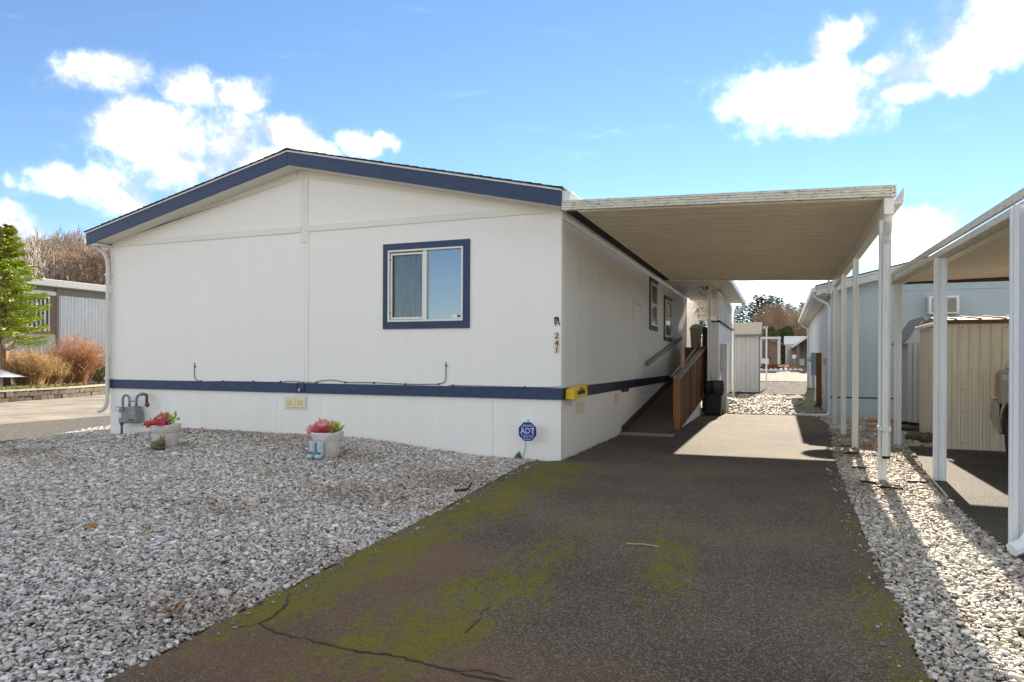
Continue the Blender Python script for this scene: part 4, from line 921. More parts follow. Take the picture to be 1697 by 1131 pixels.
# ================================================================ PICKUP
tk = thing('pickup_truck', 'grey-brown pickup truck backed in beside the cream shed', 'truck', (6.5, 1.0, 0))
TX0, TX1 = 5.58, 7.40; WR, WFR, WC = 1.85, -1.45, .385
def archpts(yc, r, a0, a1, n=10): return [(yc+r*math.cos(R(a0+(a1-a0)*i/n)), WC+r*math.sin(R(a0+(a1-a0)*i/n))) for i in range(n+1)]
low = [(2.68, .62), (2.70, 1.20), (2.62, 1.27), (.72, 1.27), (.70, 1.22), (-.95, 1.16), (-1.1, 1.14), (-2.35, 1.05), (-2.5, .8), (-2.5, .5)] + archpts(WFR, .47, 175, 5)[::1] + [(-.9, .42), (1.3, .42)] + archpts(WR, .47, 175, 5) + [(2.45, .50)]
low2 = [(2.68, .62), (2.70, 1.20), (2.62, 1.27), (.72, 1.27), (.70, 1.22), (-.95, 1.16), (-1.1, 1.14), (-2.35, 1.05), (-2.5, .8), (-2.5, .5)] + [(y, z) for y, z in archpts(WFR, .47, 172, 8)] + [(-.9, .42), (1.3, .42)] + [(y, z) for y, z in archpts(WR, .47, 172, 8)] + [(2.45, .50)]
body = part('body', B().prism(low2, 'x', TX0, TX1), PAINT, tk, .035, smooth=False)
cabp = [(.70, 1.2), (.62, 1.70), (.5, 1.76), (-.35, 1.76), (-.5, 1.72), (-1.05, 1.15)]
part('cab', B().prism(cabp, 'x', TX0+.10, TX1-.10), PAINT, tk, .04)
part('side_window', B().prism([(.55, 1.25), (.50, 1.66), (-.32, 1.68), (-.8, 1.22)], 'x', TX0+.092, TX0+.099), DARKG, tk)
part('tonneau_cover', B().box(TX0+.06, TX1-.06, .78, 2.60, 1.272, 1.33), CREAMP, tk, .025)
part('cargo_rail', B().tube([(TX0+.08, .9, 1.38), (TX0+.08, 2.42, 1.38), (TX0+.08, 2.50, 1.33)], .02, 8), CREAMP, tk)
part('bed_reflection', B().box(TX0-.006, TX0+.004, 1.55, 2.40, 1.12, 1.20), BEDREFL, tk, .003)  # pale strip paints the reflection on the bed side
for yc in (WR, WFR):
    fl_ = B()
    ring = archpts(yc, .56, 0, 180, 14); inn = archpts(yc, .455, 0, 180, 14)
    fl_.prism(ring+inn[::-1], 'x', TX0-.05, TX0+.10); part('fender_flare', fl_, PAINT, tk, .02)
    part('wheel_well', B().prism(archpts(yc, .47, 0, 180, 12), 'x', TX0+.24, TX0+.30), BLACK, tk)
part('rear_bumper', B().prism([(2.66, .56), (2.90, .60), (2.94, .72), (2.92, .80), (2.70, .84)], 'x', TX0-.02, TX1+.02), PAINT, tk, .03)
part('bumper_step', B().prism([(2.69, .845), (2.90, .815), (2.90, .845), (2.69, .87)], 'x', TX0-.01, TX1+.01), CHROME, tk, .006)
part('bumper_end', B().prism([(2.42, .42), (2.60, .44), (2.86, .60), (2.66, .80), (2.42, .80)], 'x', TX0-.045, TX0-.021), PAINT, tk, .012)
for x in (TX0-.012, TX1-.10):
    part('tail_light', B().prism([(2.60, .90), (2.735, .88), (2.735, 1.20), (2.60, 1.24)], 'x', x, x+.112), REDL, tk, .012)
def wheel(yc, xs, side):
    def ringx(pr, n=36):
        b = B(); b.lathe(pr, (0, 0, 0), n); b.v = [(xs+side*z, yc+x, WC+y) for x, y, z in b.v]
        if side > 0: b.f = [f[::-1] for f in b.f]
        return b
    w_ = part('wheel', ringx([(.25, .0), (.32, -.012), (.37, .02), (.385, .06), (.385, .18), (.36, .22), (.25, .24)]), TYRE, tk, smooth=True)
    part('rim', ringx([(.10, .05), (.22, .07), (.23, .02), (.255, -.004), (.26, .02), (.24, .12), (.05, .13)]), RIM, w_, smooth=True)
    sp = B()
    for k in range(6):
        t = R(60*k+15); sp.beam((xs+side*.02, yc+.03*math.cos(t), WC+.03*math.sin(t)), (xs+side*.015, yc+.235*math.cos(t), WC+.235*math.sin(t)), .045, .03, up=(1, 0, 0))
    part('spokes', sp, RIM, w_); part('hub_cap', ringx([(.055, .0), (.05, -.012), (.01, -.014)], 16), RIM, w_)
for yc in (WR, WFR): wheel(yc, TX0-.02, 1); wheel(yc, TX1+.02, -1)

# ================================================================ SERVICE BOXES BETWEEN THE HOUSES
gp = thing('utility_pedestal', 'sage green utility pedestal leaning on the gravel', 'pedestal', (3.43, 9.95, 0))
pb = B(); pb.v = [(3.325, 9.86, 0), (3.505, 9.86, 0), (3.505, 10.05, 0), (3.325, 10.05, 0), (3.365, 9.87, .69), (3.555, 9.87, .68), (3.555, 10.05, .68), (3.365, 10.05, .69)]
pb.f = [(0,3,2,1),(4,5,6,7),(0,1,5,4),(1,2,6,5),(2,3,7,6),(3,0,4,7)]
part('housing', pb, GRNBOX, gp, .008)
part('cap', B().box(3.355, 3.565, 9.855, 10.06, .692, .72), GRNBOX, gp, .008); part('lock', B().tube([(3.44, 9.852, .16), (3.44, 9.87, .16)], .014, 8), BLACK, gp)
sp_ = thing('service_post', 'brown timber post carrying a blue-grey electric box', 'post', (3.8, 13.5, 0))
part('timber_post', B().box(3.735, 3.875, 13.42, 13.56, 0, 1.635), mat('dark_cedar_post', (.20, .095, .022), .75, .35, 9., .5, 50., stretch=(1, 1, .15)), sp_, .006)
part('electric_box', B().box(3.585, 3.733, 13.38, 13.54, .965, 1.64), BLUEBOX, sp_, .01); part('conduit', B().tube([(3.65, 13.46, 0), (3.65, 13.46, .965)], .04, 10), PVC, sp_)
part('meter_glass', B().tube([(3.585, 13.46, 1.44), (3.47, 13.46, 1.44)], .075, 16), BOXGREY, sp_)
part('cable_tangle', B().tube([(3.88, 13.38, .7), (3.90, 13.3, .5), (3.84, 13.28, .35), (3.89, 13.3, .2), (3.86, 13.34, .05)], .01, 6), CABLE, sp_)
o_ = G(1452, 741, .01); solo('orange_leaf', B().add([(o_.x-.06, o_.y, .02), (o_.x-.02, o_.y-.05, .03), (o_.x+.05, o_.y-.03, .07), (o_.x+.07, o_.y+.03, .04), (o_.x, o_.y+.05, .09), (o_.x, o_.y, .12)], [(0, 1, 5), (1, 2, 5), (2, 3, 5), (3, 4, 5), (4, 0, 5)]), mat('orange_leaf', (.75, .33, .02), .6), 'bright orange curled leaf on the gravel between the carport posts', 'leaf')

# ================================================================ BACK LANE
ws = thing('tool_shed', 'white weathered metal shed with mossy roof behind the porch', 'shed', (1.3, 22.3, 0))
for i in range(7):
    a = .62+i*.182; part('metal_panel', B().box(a, a+.176, 22.3, 22.34, .02, 2.5), SHEDW, ws, .006)
part('shed_core', B().box(.62, 1.88, 22.33, 24.6, 0, 2.48), SHEDW, ws)
part('corner_trim', B().box(1.89, 1.93, 22.28, 22.36, 0, 2.52), GREYF, ws)
part('roof_slope', B().prism([(22.15, 2.53), (23.45, 3.12), (24.75, 2.53), (24.75, 2.49), (23.45, 3.06), (22.15, 2.49)], 'x', .55, 1.98), MOSSROOF, ws)
part('eave_trim', B().box(.55, 1.98, 22.12, 22.149, 2.45, 2.54), GREYF, ws)
ap = part('canopy_post', B().box(2.10, 2.17, 24.9, 24.97, .03, 3.0), POSTN, ws); part('canopy_arm', B().box(1.98, 2.2, 24.85, 25.0, 2.9, 3.0), STEEL, ws); part('threshold', B().box(1.9, 2.2, 24.3, 25.0, .04, .08), WHITEF, ws)
FY = 55.; FZ = gz(0, FY)
def FP(x, y, Y=FY): q = onY(x, y, Y); return q.x, q.z
x0, _ = FP(1254, 600); x1, z1 = FP(1292, 570); xa, za = FP(1273.4, 563)
bs_ = thing('brown_shed', 'brown gabled shed with double door across the back road', 'shed', (x0, FY, FZ))
part('front_wall', B().prism([(x0, FZ-.1), (x1, FZ-.1), (x1, z1), (xa, za), (x0, z1)], 'y', FY, FY+.15), BRNSHED, bs_)
part('side_wall', B().box(x1-.15, x1, FY+.151, FY+4.5, FZ-.1, z1-.02), BRNSHED, bs_)
part('roof_slope', B().prism([(x1+.2, z1-.05), (xa, za+.03), (xa, za+.13), (x1+.25, z1+.05)], 'y', FY-.2, FY+4.6), GREYF, bs_)
part('roof_slope', B().prism([(x0-.2, z1-.05), (xa, za+.03), (xa, za+.13), (x0-.25, z1+.05)], 'y', FY-.2, FY+4.6), GREYF, bs_)
d0, dz0 = FP(1274, 574.5); d1, _ = FP(1290.5, 574.5)
dd_ = part('door', B().box(d0, d1, FY-.04, FY, FZ, dz0), mat('brown_door', (.26, .17, .125), .6, .05), bs_)
part('door_rail', B().box(d0, d1, FY-.06, FY-.04, FZ+.95, FZ+1.02), BRNSHED, dd_); part('handle', B().box(d0+.06, d0+.12, FY-.08, FY-.04, FZ+.9, FZ+1.15), BLACK, dd_)
fc = thing('white_canopy', 'thin white flat canopy on posts in front of the brown shed', 'canopy', (x0, FY-2, FZ))
a0, c0z = FP(1252, 560, FY-2.5); a1, c1z = FP(1294, 559.5, FY-2.5)
part('canopy_roof', B().box(a0, a1, FY-2.5, FY-.5, c1z-.12, c1z+.06), WHITEF, fc)
for x in (a1-.25, a0+.3): part('canopy_post', B().box(x, x+.22, FY-2.4, FY-2.2, FZ-.1, c1z-.121), WHITEF, fc)
cx0, _ = FP(1268, 600, FY-3); wc = thing('lawn_chair', 'white plastic lawn chair beside the brown shed', 'chair', (cx0, FY-3, FZ))
part('seat', B().box(cx0-.28, cx0+.28, FY-3.3, FY-2.8, FZ+.4, FZ+.45), WHITEPL, wc); part('backrest', B().box(cx0-.28, cx0+.28, FY-2.82, FY-2.76, FZ+.45, FZ+.98), WHITEPL, wc)
for sx_ in (-.26, .20):
    for sy_ in (-3.28, -2.84): part('leg', B().beam((cx0+sx_+.03+(.06 if sx_ > 0 else -.06), FY+sy_, FZ-.05), (cx0+sx_+.03, FY+sy_, FZ+.4), .06, .06), WHITEPL, wc)
wx0, wz0 = FP(1302, 571, FY+6); wx1, wz1 = FP(1318, 563.5, FY+6)
wh = thing('white_shed', 'small white shed with pale roof far across the lane', 'shed', (wx0, FY+6, gz(0, FY+6)))
part('front_wall', B().box(wx0, wx1+.8, FY+6, FY+9, FZ, wz0), WHITEF, wh); part('roof_slope', B().prism([(FY+5.8, wz0), (FY+7.5, wz1+.4), (FY+9.2, wz0)], 'x', wx0-.15, wx1+.9), STUCCO, wh)
dx0, dz1 = FP(1306, 579, FY+5.98); dx1, _ = FP(1315, 579, FY+5.98); part('door', B().box(dx0, dx1, FY+5.94, FY+5.999, FZ, dz1), STUCCO, wh)
ox0, oz0 = FP(1322, 560, FY-2); ox1, _ = FP(1350, 560, FY-2)
ob = thing('olive_home', 'olive-grey home with brown porch posts across the lane', 'house', (ox0, FY, FZ))
part('wall', B().box(ox0+.5, ox1+8, FY+1, FY+9, FZ-.1, oz0-.1), OLIVEM, ob)
part('porch_roof', B().prism([(ox0-.5, oz0-.75), (ox0+.6, oz0+.1), (ox1+8, oz0+.25), (ox1+8, oz0+.1), (ox0+.7, oz0-.05), (ox0-.4, oz0-.85)], 'y', FY-2.6, FY+9.2), WHITEF, ob)
for x in (ox0-.1, ox0+1.9): part('porch_post', B().box(x, x+.22, FY-2.3, FY-2.1, FZ-.1, oz0-.45), BRNSHED, ob)
q0, _ = FP(1325, 600, FY-1); q1, _ = FP(1333, 600, FY-1); part('porch_panel', B().box(q0, q1, FY-1, FY-.9, FZ-.1, FZ+.95), STUCCO, ob)
for i in range(14): part('siding_strip', B().box(ox0+.6+i*.3, ox0+.64+i*.3, FY+.96, FY+1., FZ+1.0, oz0-.15), GREYF, ob)
tx0, _ = FP(1304, 616, 49.5); tx1, _ = FP(1320, 616, 49.5); tz = gz(0, 49.5)
tu = thing('wooden_tub', 'orange-brown wooden tub planter edged with white stones by the lane', 'planter', ((tx0+tx1)/2, 49.5, tz))
for i in range(5): w5 = (tx1-tx0)/5; part('stave', B().box(tx0+i*w5, tx0+(i+.94)*w5, 49.5, 49.9, tz, tz+.5), TERRA, tu, .02)
part('soil', B().box(tx0+.03, tx1-.03, 49.53, 49.87, tz+.4, tz+.48), SOIL, tu)
rr = random.Random(4)
for i in range(9): xx = tx0-1.9+i*.36; solo('edging_stone', rock((xx, 49.2+rr.uniform(-.15, .15), tz+.12), .2, (1, 1, .8), i+30), WHITEF, 'white edging stone by the wooden tub, %s from the left' % ['first', 'second', 'third', 'fourth', 'fifth', 'sixth', 'seventh', 'eighth', 'ninth'][i], 'stone', 'white stones edging the tub planter', smooth=True)
sh = []
for i in range(70):
    a = rr.uniform(0, 6.28); sh.append(((tx0-1.1+rr.uniform(-.9, 1.0), 49.7+rr.uniform(-.3, .3), tz+rr.uniform(.0, .2)), (tx0-1.1+rr.uniform(-1.1, 1.2), 49.7+rr.uniform(-.4, .4), tz+rr.uniform(.3, .7))))
tag(link('red_shrub', segs_mesh('red_shrub', [s[0] for s in sh], [s[1] for s in sh], [.05]*70, [.03]*70, mat('rust_leaves', (.22, .07, .03), .8, .3))), 'low rust-red shrub left of the wooden tub', 'shrub')
spn = thing('wind_spinner', 'white disc wind spinner behind the wooden tub', 'ornament', ((tx0+tx1)/2, 50.3, tz)); sxx, szz = FP(1316, 591.5, 50.3)
part('disc', B().tube([(sxx, 50.28, szz), (sxx, 50.32, szz)], .17, 14), WHITEPL, spn); part('stem', B().tube([(sxx, 50.33, tz), (sxx, 50.33, szz)], .025, 6), STEEL, spn)

# ================================================================ FRONT YARD THINGS
def on_gravel(x, y):
    z = .0
    for _ in range(6): q = G(x, y, z); z = mound(q.x, q.y)
    return Vector((q.x, q.y, z+.008))
def petal_mesh(name, n, r, w, m, cup=.35, seed=0):
    b = B(); rr_ = random.Random(seed)
    for k in range(n):
        t = 2*math.pi*k/n+rr_.uniform(-.15, .15); d_ = Vector((math.cos(t), math.sin(t), 0)); s_ = Vector((-d_.y, d_.x, 0)); l = r*rr_.uniform(.85, 1.1)
        b.add([d_*.004, d_*l*.5+s_*w+Vector((0, 0, l*cup*.8)), d_*l+Vector((0, 0, l*cup)), d_*l*.5-s_*w+Vector((0, 0, l*cup*.8))], [(0, 1, 2), (0, 2, 3)])
    return b.mesh(name, m)
FL = [petal_mesh('flower', 12, .045, .010, CORAL, .5, 1), petal_mesh('flower', 7, .085, .020, PINK, .45, 2), petal_mesh('flower', 11, .05, .011, PEACH, .6, 3), petal_mesh('flower', 14, .065, .009, MAG, .35, 4), petal_mesh('leaf', 4, .10, .028, LEAFY, .5, 5)]
def planter(px, py, label, seed, mixf):
    c = on_gravel(px, py); t = thing('flower_pot', label, 'planter', c); rr_ = random.Random(seed); h = .375; K = .88
    part('pot', B().lathe([(.165, 0), (.17, .012), (.185, .03), (.232, .232), (.236, .24), (.236, .252), (.245, .26), (.268, .345), (.275, h), (.262, h), (.25, h-.03), (.02, h-.035)], c, 96, .03, 24, .02, .235), POT, t, smooth=True)
    part('soil', B().lathe([(.245, h-.034), (.01, h-.03)], c, 24), SOIL, t)
    rim = B()
    for j in range(48): a = 2*math.pi*j/48; rim.sphere((c.x+.240*math.cos(a), c.y+.240*math.sin(a), c.z+.250+.004*math.sin(j*2.1)), .008, 5, 4)
    part('beaded_band', rim, mat('pot_band', (.34, .29, .24), .7), t)
    for k, (n, zones) in enumerate(mixf):
        for i in range(n):
            x, y, z = rr_.choice(zones); p_ = Vector((c.x+x+rr_.uniform(-.06, .06), c.y+y+rr_.uniform(-.07, .07), c.z+h+z+rr_.uniform(-.03, .03)))
            o = link('leaf' if k == 4 else 'flower', FL[k], t, p_, rot=(R(rr_.uniform(15, 75)), R(rr_.uniform(-35, 35)), R(rr_.uniform(-50, 50)))); s_ = rr_.uniform(.8, 1.2); o.scale = (s_, s_, s_)
    for i in range(7):
        x = rr_.uniform(-.2, .22); part('stem', B().tube([(c.x+x*.8, c.y, c.z+h-.03), (c.x+x*1.15, c.y-.02, c.z+h+rr_.uniform(.12, .2))], .0018, 4), LEAFY, t)
    t.scale = (.76, .76, .86)
    return c
c1 = planter(274, 742, 'white fluted pot of coral and peach flowers below the gas meter', 11,
    [(80, [(-.26, -.12, -.01), (.12, -.16, .0), (-.2, -.18, .0), (-.1, -.2, .0), (0, -.2, .01), (.06, -.18, .02), (-.15, -.1, .05)]), (2, [(.1, -.1, .06)]), (60, [(-.12, -.02, .10), (.0, -.1, .07), (-.05, .0, .13), (.03, 0, .12), (.08, -.05, .10), (-.2, 0, .06)]), (14, [(.13, -.15, .03), (.16, -.1, .04)]), (5, [(.25, -.05, .05), (.27, -.02, .07)])])
c2 = planter(543, 757, 'white fluted pot of pink lilies with a pair of blue boots in front', 12,
    [(44, [(.02, -.16, .01), (-.1, -.16, .0), (.12, -.15, .0), (.06, -.18, .03), (-.02, -.14, .03)]), (18, [(-.18, -.1, .07), (-.08, -.12, .09), (-.24, -.08, .02), (-.02, -.05, .10)]), (18, [(.12, -.05, .09), (.18, -.08, .05), (.14, -.08, .07)]), (2, [(-.05, 0, .1)]), (8, [(.22, -.08, .05), (.25, -.04, .04), (.18, 0, .04)])])
for i, dx in enumerate((-.055, .06)):
    bx_, by_ = c2.x+dx-.02, c2.y-.205; bz = c2.z
    bo = thing('ceramic_boot', ['pale blue boot ornament, left one in front of the lily pot', 'pale blue boot ornament, right one in front of the lily pot'][i], 'boot', (bx_, by_, bz), 'pair of blue boot ornaments')
    part('shaft', B().lathe([(.036, .02), (.040, .06), (.043, .12), (.046, .19), (.049, .215), (.043, .22), (.01, .20)], (bx_, by_, bz), 14), BABY, bo, smooth=True)
    part('foot', B().sphere((bx_, by_-.035, bz+.032), .055, 12, 8, (.82, 1.25, .65)), BABY, bo, smooth=True)
    part('bow', B().sphere((bx_-.02, by_-.055, bz+.075), .02, 8, 6).sphere((bx_+.02, by_-.055, bz+.075), .02, 8, 6), mat('teal_bow', (.08, .24, .28), .5), bo, smooth=True)
ra = on_gravel(262, 748); rb = thing('stone_rabbit', 'mossy stone animal ornament beside the coral flower pot', 'ornament', ra)
part('body', rock((ra.x, ra.y, ra.z+.065), .10, (1.15, .8, .72), 77), STONEA, rb, smooth=True); part('head', rock((ra.x+.09, ra.y-.03, ra.z+.12), .055, (1.1, .9, .95), 78), STONEA, rb, smooth=True)
for s_ in (-.015, .025): part('ear', B().tube([(ra.x+.08+s_, ra.y-.01, ra.z+.15), (ra.x+.07+s_*1.6, ra.y, ra.z+.21)], [.014, .006], 6), STONEA, rb)
# gas meter
def Mp(x, y, Y=-.14): q = onY(x, y, Y); return Vector((q.x, Y, q.z))
gm = thing('gas_meter', 'grey gas meter with looped pipes on the left end wall', 'meter', (Mp(203, 718).x, -.14, 0))
a_, b_ = Mp(202.5, 703), Mp(219, 673); c_ = Mp(234, 702)
part('meter_case', B().box(Mp(204, 0).x, Mp(219, 0).x, -.20, -.07, Mp(210, 701.5).z, Mp(210, 675).z), METER, gm, .02)
part('meter_case', B().box(Mp(218, 0).x, Mp(233.5, 0).x, -.21, -.05, Mp(225, 701.5).z, Mp(225, 682).z), METER, gm, .03)
part('meter_neck', B().box(Mp(218, 0).x, Mp(231.5, 0).x, -.19, -.06, Mp(225, 684).z, Mp(225, 674).z), METER, gm, .012)
part('index_box', B().box(Mp(201.5, 0).x, Mp(214, 0).x, -.235, -.195, Mp(208, 681).z, Mp(208, 674).z), METER, gm, .006)
part('dial', B().box(Mp(202.5, 0).x, Mp(209, 0).x, -.239, -.234, Mp(206, 680).z, Mp(206, 675).z), LABELM, gm); part('meter_label', B().box(Mp(205, 0).x, Mp(209.5, 0).x, -.206, -.200, Mp(207, 692).z, Mp(207, 684).z), LABELM, gm)
part('badge', B().box(Mp(222, 0).x, Mp(230.5, 0).x, -.216, -.209, Mp(226, 697.5).z, Mp(226, 695).z), RUST, gm)
rp = .02
L1 = Mp(203.5, 672); L2 = Mp(214.5, 672); rad = (L2.x-L1.x)/2
part('inlet_pipe', B().tube([Mp(201.8, 720), Mp(201.8, 690), Mp(203.5, 680), L1, L1+Vector((0, 0, .08))] + arc(L1+Vector((rad, 0, .10)), rad, 180, 0, 10) + [L2+Vector((0, 0, .04)), L2+Vector((0, 0, -.04))], rp, 12), METER, gm, smooth=True)
O1 = Mp(226, 674); part('outlet_pipe', B().tube([O1, O1+Vector((0, 0, .08)), Mp(226.5, 660), Mp(229, 655.5), Mp(233, 653.8), Mp(239, 653.5)], rp, 12), METER, gm, smooth=True)
part('cross_bar', B().tube([Mp(215, 665), Mp(225, 665.5)], .012, 8), METER, gm)
part('union_nut', B().tube([Mp(232.5, 653.8), Mp(236.5, 653.6)], .032, 8), METER, gm); part('rusty_elbow', B().tube([Mp(239, 653.5), Mp(242.5, 654.5), Mp(243.5, 658), Mp(243, 664), Mp(243.2, 668)], .024, 10), RUST, gm, smooth=True)
part('regulator', B().sphere(tuple(Mp(244, 671)), .045, 12, 8, (1, .8, 1)), RUST, gm, smooth=True); part('stop_valve', B().sphere(tuple(Mp(201.8, 702.5)), .034, 10, 6).tube([Mp(198.5, 702.5), Mp(205.5, 702.5)], .013, 8), mat('brass_valve', (.24, .16, .05), .5, .2, 30., metal=.5), gm)
# security sign
sg = thing('security_sign', 'blue octagonal security sign on a thin stake at the wall corner', 'sign', (-.47, -.15, 0))
S0 = onY(874.6, 715.5, -.15); SC = Vector((S0.x, -.15, S0.z)); ft = G(868.5, 764, .0)
part('stake', B().tube([(ft.x, -.15, -.02), (SC.x+.0, -.14, SC.z-.02)], .008, 8), STEEL, sg)
def octo(r, y0, y1): return B().prism([(SC.x+r*math.cos(R(22.5+45*k)+.06), SC.z+r*math.sin(R(22.5+45*k)+.06)) for k in range(8)], 'y', y0, y1)
part('sign_plate', octo(.149, -.158, -.152), SIGNW, sg); part('sign_face', octo(.136, -.1605, -.1585), SIGNB, sg)
bd = B()
for bx in ((-.085, .085, .068, .072), (-.085, .085, -.052, -.048), (-.085, -.081, -.048, .068), (.081, .085, -.048, .068)): bd.box(SC.x+bx[0], SC.x+bx[1], -.1628, -.1608, SC.z+bx[2], SC.z+bx[3])
part('sign_border', bd, SIGNW, sg)
for tx, dz, sz in (('ADT', .006, .098), ('Secured by', .088, .030), ('1-800-ADT-ASAP', -.072, .022)):
    tm = text_mesh('sign_lettering', tx, sz, SIGNW, .001); o = link('sign_lettering', tm, sg, (SC.x, -.163, SC.z+dz), rot=(R(90), 0, 0)); o.scale = (1.0, 1.12 if tx == 'ADT' else 1, 1)
part('sign_base_strip', B().box(SC.x-.055, SC.x+.05, -.1625, -.1608, SC.z-.112, SC.z-.092), mat('sign_pale_blue', (.2, .28, .5), .4), sg)
part('top_rivet', B().tube([(SC.x+.008, -.165, SC.z+.148), (SC.x+.008, -.15, SC.z+.148)], .010, 8), BLACK, sg)
# newspaper tube
nb = thing('newspaper_tube', 'bright yellow plastic newspaper box on the corner of the home', 'newspaper box', (.09, .3, .82))
tb2 = B(); ya, yb = .10, .74
tb2.v = [(.03, ya, .838), (.155, ya, .832), (.155, ya, .965), (.035, ya, .975), (.028, yb, .862), (.175, yb, .865), (.165, yb, 1.035), (.03, yb, 1.035)]
tb2.f = [(3,2,1,0),(4,5,6,7),(0,1,5,4),(1,2,6,5),(2,3,7,6),(3,0,4,7)]
part('tube_body', tb2, YEL, nb, .012)
pr_ = B(); rr = random.Random(9)
for i in range(9): yy = .26+i*.036; h_ = rr.uniform(.03, .06) if i not in (4,) else .085; pr_.box(.157+(yy-.1)*.03, .166+(yy-.1)*.03, yy, yy+.024, .895+.02*(yy-.1), .895+h_+.05*(yy-.1))
part('printed_mark', pr_, PRINT, nb)
part('bracket', B().box(.05, .07, .22, .25, .74, .84), STEEL, nb); part('bracket', B().box(.023, .03, .15, .4, .85, .96), STEEL, nb)
# leaves and scraps on the gravel
lf = B().add([(-.05, 0, 0), (-.015, .03, .012), (.05, .004, .006), (-.01, -.032, .014), (0, 0, .02)], [(0, 3, 4), (3, 2, 4), (2, 1, 4), (1, 0, 4)]).mesh('dry_leaf', LEAFB)
LV = [(345, 733, 'near the wall between the two flower pots'), (433, 757, 'midway between the two flower pots'), (150, 880, 'alone left of the yard centre, right of a twin'), (100, 884, 'farthest left in the yard'), (216, 816, 'in front of the coral flower pot'), (244, 882, 'straight below the coral flower pot'), (376, 940, 'in the middle of the yard towards the driveway'), (357, 834, 'between the pots but nearer the street'), (227, 845, 'just below the one before the coral pot'), (648, 854, 'in front of the window, close to the driveway'), (678, 737, 'against the skirting right of the lily pot'), (704, 742, 'against the skirting below the window'), (749, 743, 'largest against the skirting below the window'), (835, 764, 'beside the security sign'), (278, 1022, 'left of a pair near the driveway crack'), (300, 1018, 'right of a pair near the driveway crack'), (1487, 930, 'in the gravel strip beyond the carport'), (1660, 985, 'in the gravel strip near the right edge')]
for i, (x, y, t_) in enumerate(LV):
    q = on_gravel(x, y) if x < 900 else G(x, y, .02); o = link('dry_leaf', lf, None, q+Vector((0, 0, .02)), rot=(R(random.uniform(-25, 25)), R(random.uniform(-25, 25)), R(random.uniform(0, 360)))); s_ = random.uniform(.6, 1.15); o.scale = (s_, s_, s_)
    tag(o, 'small dry brown leaf '+t_, 'leaf', 'dry leaves scattered on the gravel')
q = on_gravel(770, 818); solo('black_scrap', B().beam(q+Vector((-.10, -.04, .02)), q+Vector((.03, .02, .035)), .035, .02).beam(q+Vector((.03, .02, .035)), q+Vector((.055, .05, .10)), .02, .012), BLKP, 'torn black plastic scrap at the edge of the driveway', 'scrap')
q = on_gravel(858, 762); solo('plastic_wrap', B().add([(q.x-.06, q.y, q.z), (q.x, q.y-.05, q.z+.01), (q.x+.07, q.y, q.z), (q.x+.02, q.y+.01, q.z+.11), (q.x-.03, q.y+.01, q.z+.06)], [(0, 1, 4), (1, 3, 4), (1, 2, 3), (0, 4, 3, 2)]), mat('slate_plastic', (.05, .07, .085), .4), 'crumpled dark plastic at the foot of the security sign', 'scrap')
q = G(1065, 905, .024); solo('fallen_twig', B().tube([q+Vector((-.12, 0, .005)), q+Vector((0, .012, .01)), q+Vector((.12, .0, .006))], .005, 5), TWIGT, 'thin dry twig lying on the driveway', 'twig')
for i, (x, y) in enumerate(((1400, 742), (1410, 754), (1425, 778), (1440, 803), (1475, 812), (1520, 802))):
    q = G(x, y, .01); rr = random.Random(i+50); bb = B()
    for k in range(7): bb.beam(q+Vector((rr.uniform(-.12, .1), rr.uniform(-.03, .03), rr.uniform(.015, .03))), q+Vector((rr.uniform(-.1, .12), rr.uniform(-.03, .03), rr.uniform(.015, .035))), .02, .012)
    tag(link('leaf_litter', bb.mesh('leaf_litter', mat('rotten_leaves', (.03, .022, .015), .9, .3, 30.))), 'patch of dark rotten leaves beside the carport posts', 'leaves', 'dark leaf patches on the gravel strip')

#@@PART4
# ================================================================ LEFT SIDE: planting bed, block wall, building
def lz(p): return .40
bed = B().prism([(-19.9, 3.9), (-20.75, 7.45), (-21.9, 10.3), (-23.6, 13.6), (-29, 27), (-46, 30), (-46, -6), (-19.2, -2)], 'z', -.05, .36)
struct('planting_bed', bed, MULCH)
bw_ = thing('block_wall', 'low retaining wall of rough brown blocks along the street', 'retaining wall', (-20.3, 7.4, 0))
WP = [Vector((-18.9, 1.5, 0)), Vector((-19.72, 5.0, 0)), Vector((-20.35, 7.4, 0)), Vector((-21.6, 10.1, 0)), Vector((-23.2, 13.3, 0))]
def wallpt(s):
    for a, b in zip(WP[:-1], WP[1:]):
        l = (b-a).length
        if s <= l: return a.lerp(b, s/l), (b-a).normalized()
        s -= l
    return WP[-1], (WP[-1]-WP[-2]).normalized()
tot = sum((b-a).length for a, b in zip(WP[:-1], WP[1:]))
def block_mesh(seed, l, h):
    rr = random.Random(seed); b = B().box(-l/2, l/2, -.12, .12, 0, h)
    b.v = [(x*(1+rr.uniform(-.05, .03)), y+(rr.uniform(-.05, .02) if y < 0 else rr.uniform(-.05, .03)), z+rr.uniform(-.006, .006)) for x, y, z in b.v]; return b.mesh('block', BLOCK)
BM = [block_mesh(i, .268, .150) for i in range(5)]
capm = B().box(-.22, .22, -.15, .135, 0, .055).mesh('cap_block', CAPB)
for course in range(2):
    s_ = .15*course; i = 0
    while s_ < tot-.2:
        p, d_ = wallpt(s_+.15); ang = math.atan2(d_.y, d_.x); o = link('block', random.choice(BM), bw_, (p.x, p.y, course*.163-.01), rot=(0, 0, ang+math.pi)); s_ += .30
for i in range(int(tot/.45)):
    p, d_ = wallpt(i*.45+.22); link('cap_block', capm, bw_, (p.x, p.y, .318), rot=(0, 0, math.atan2(d_.y, d_.x)+math.pi))
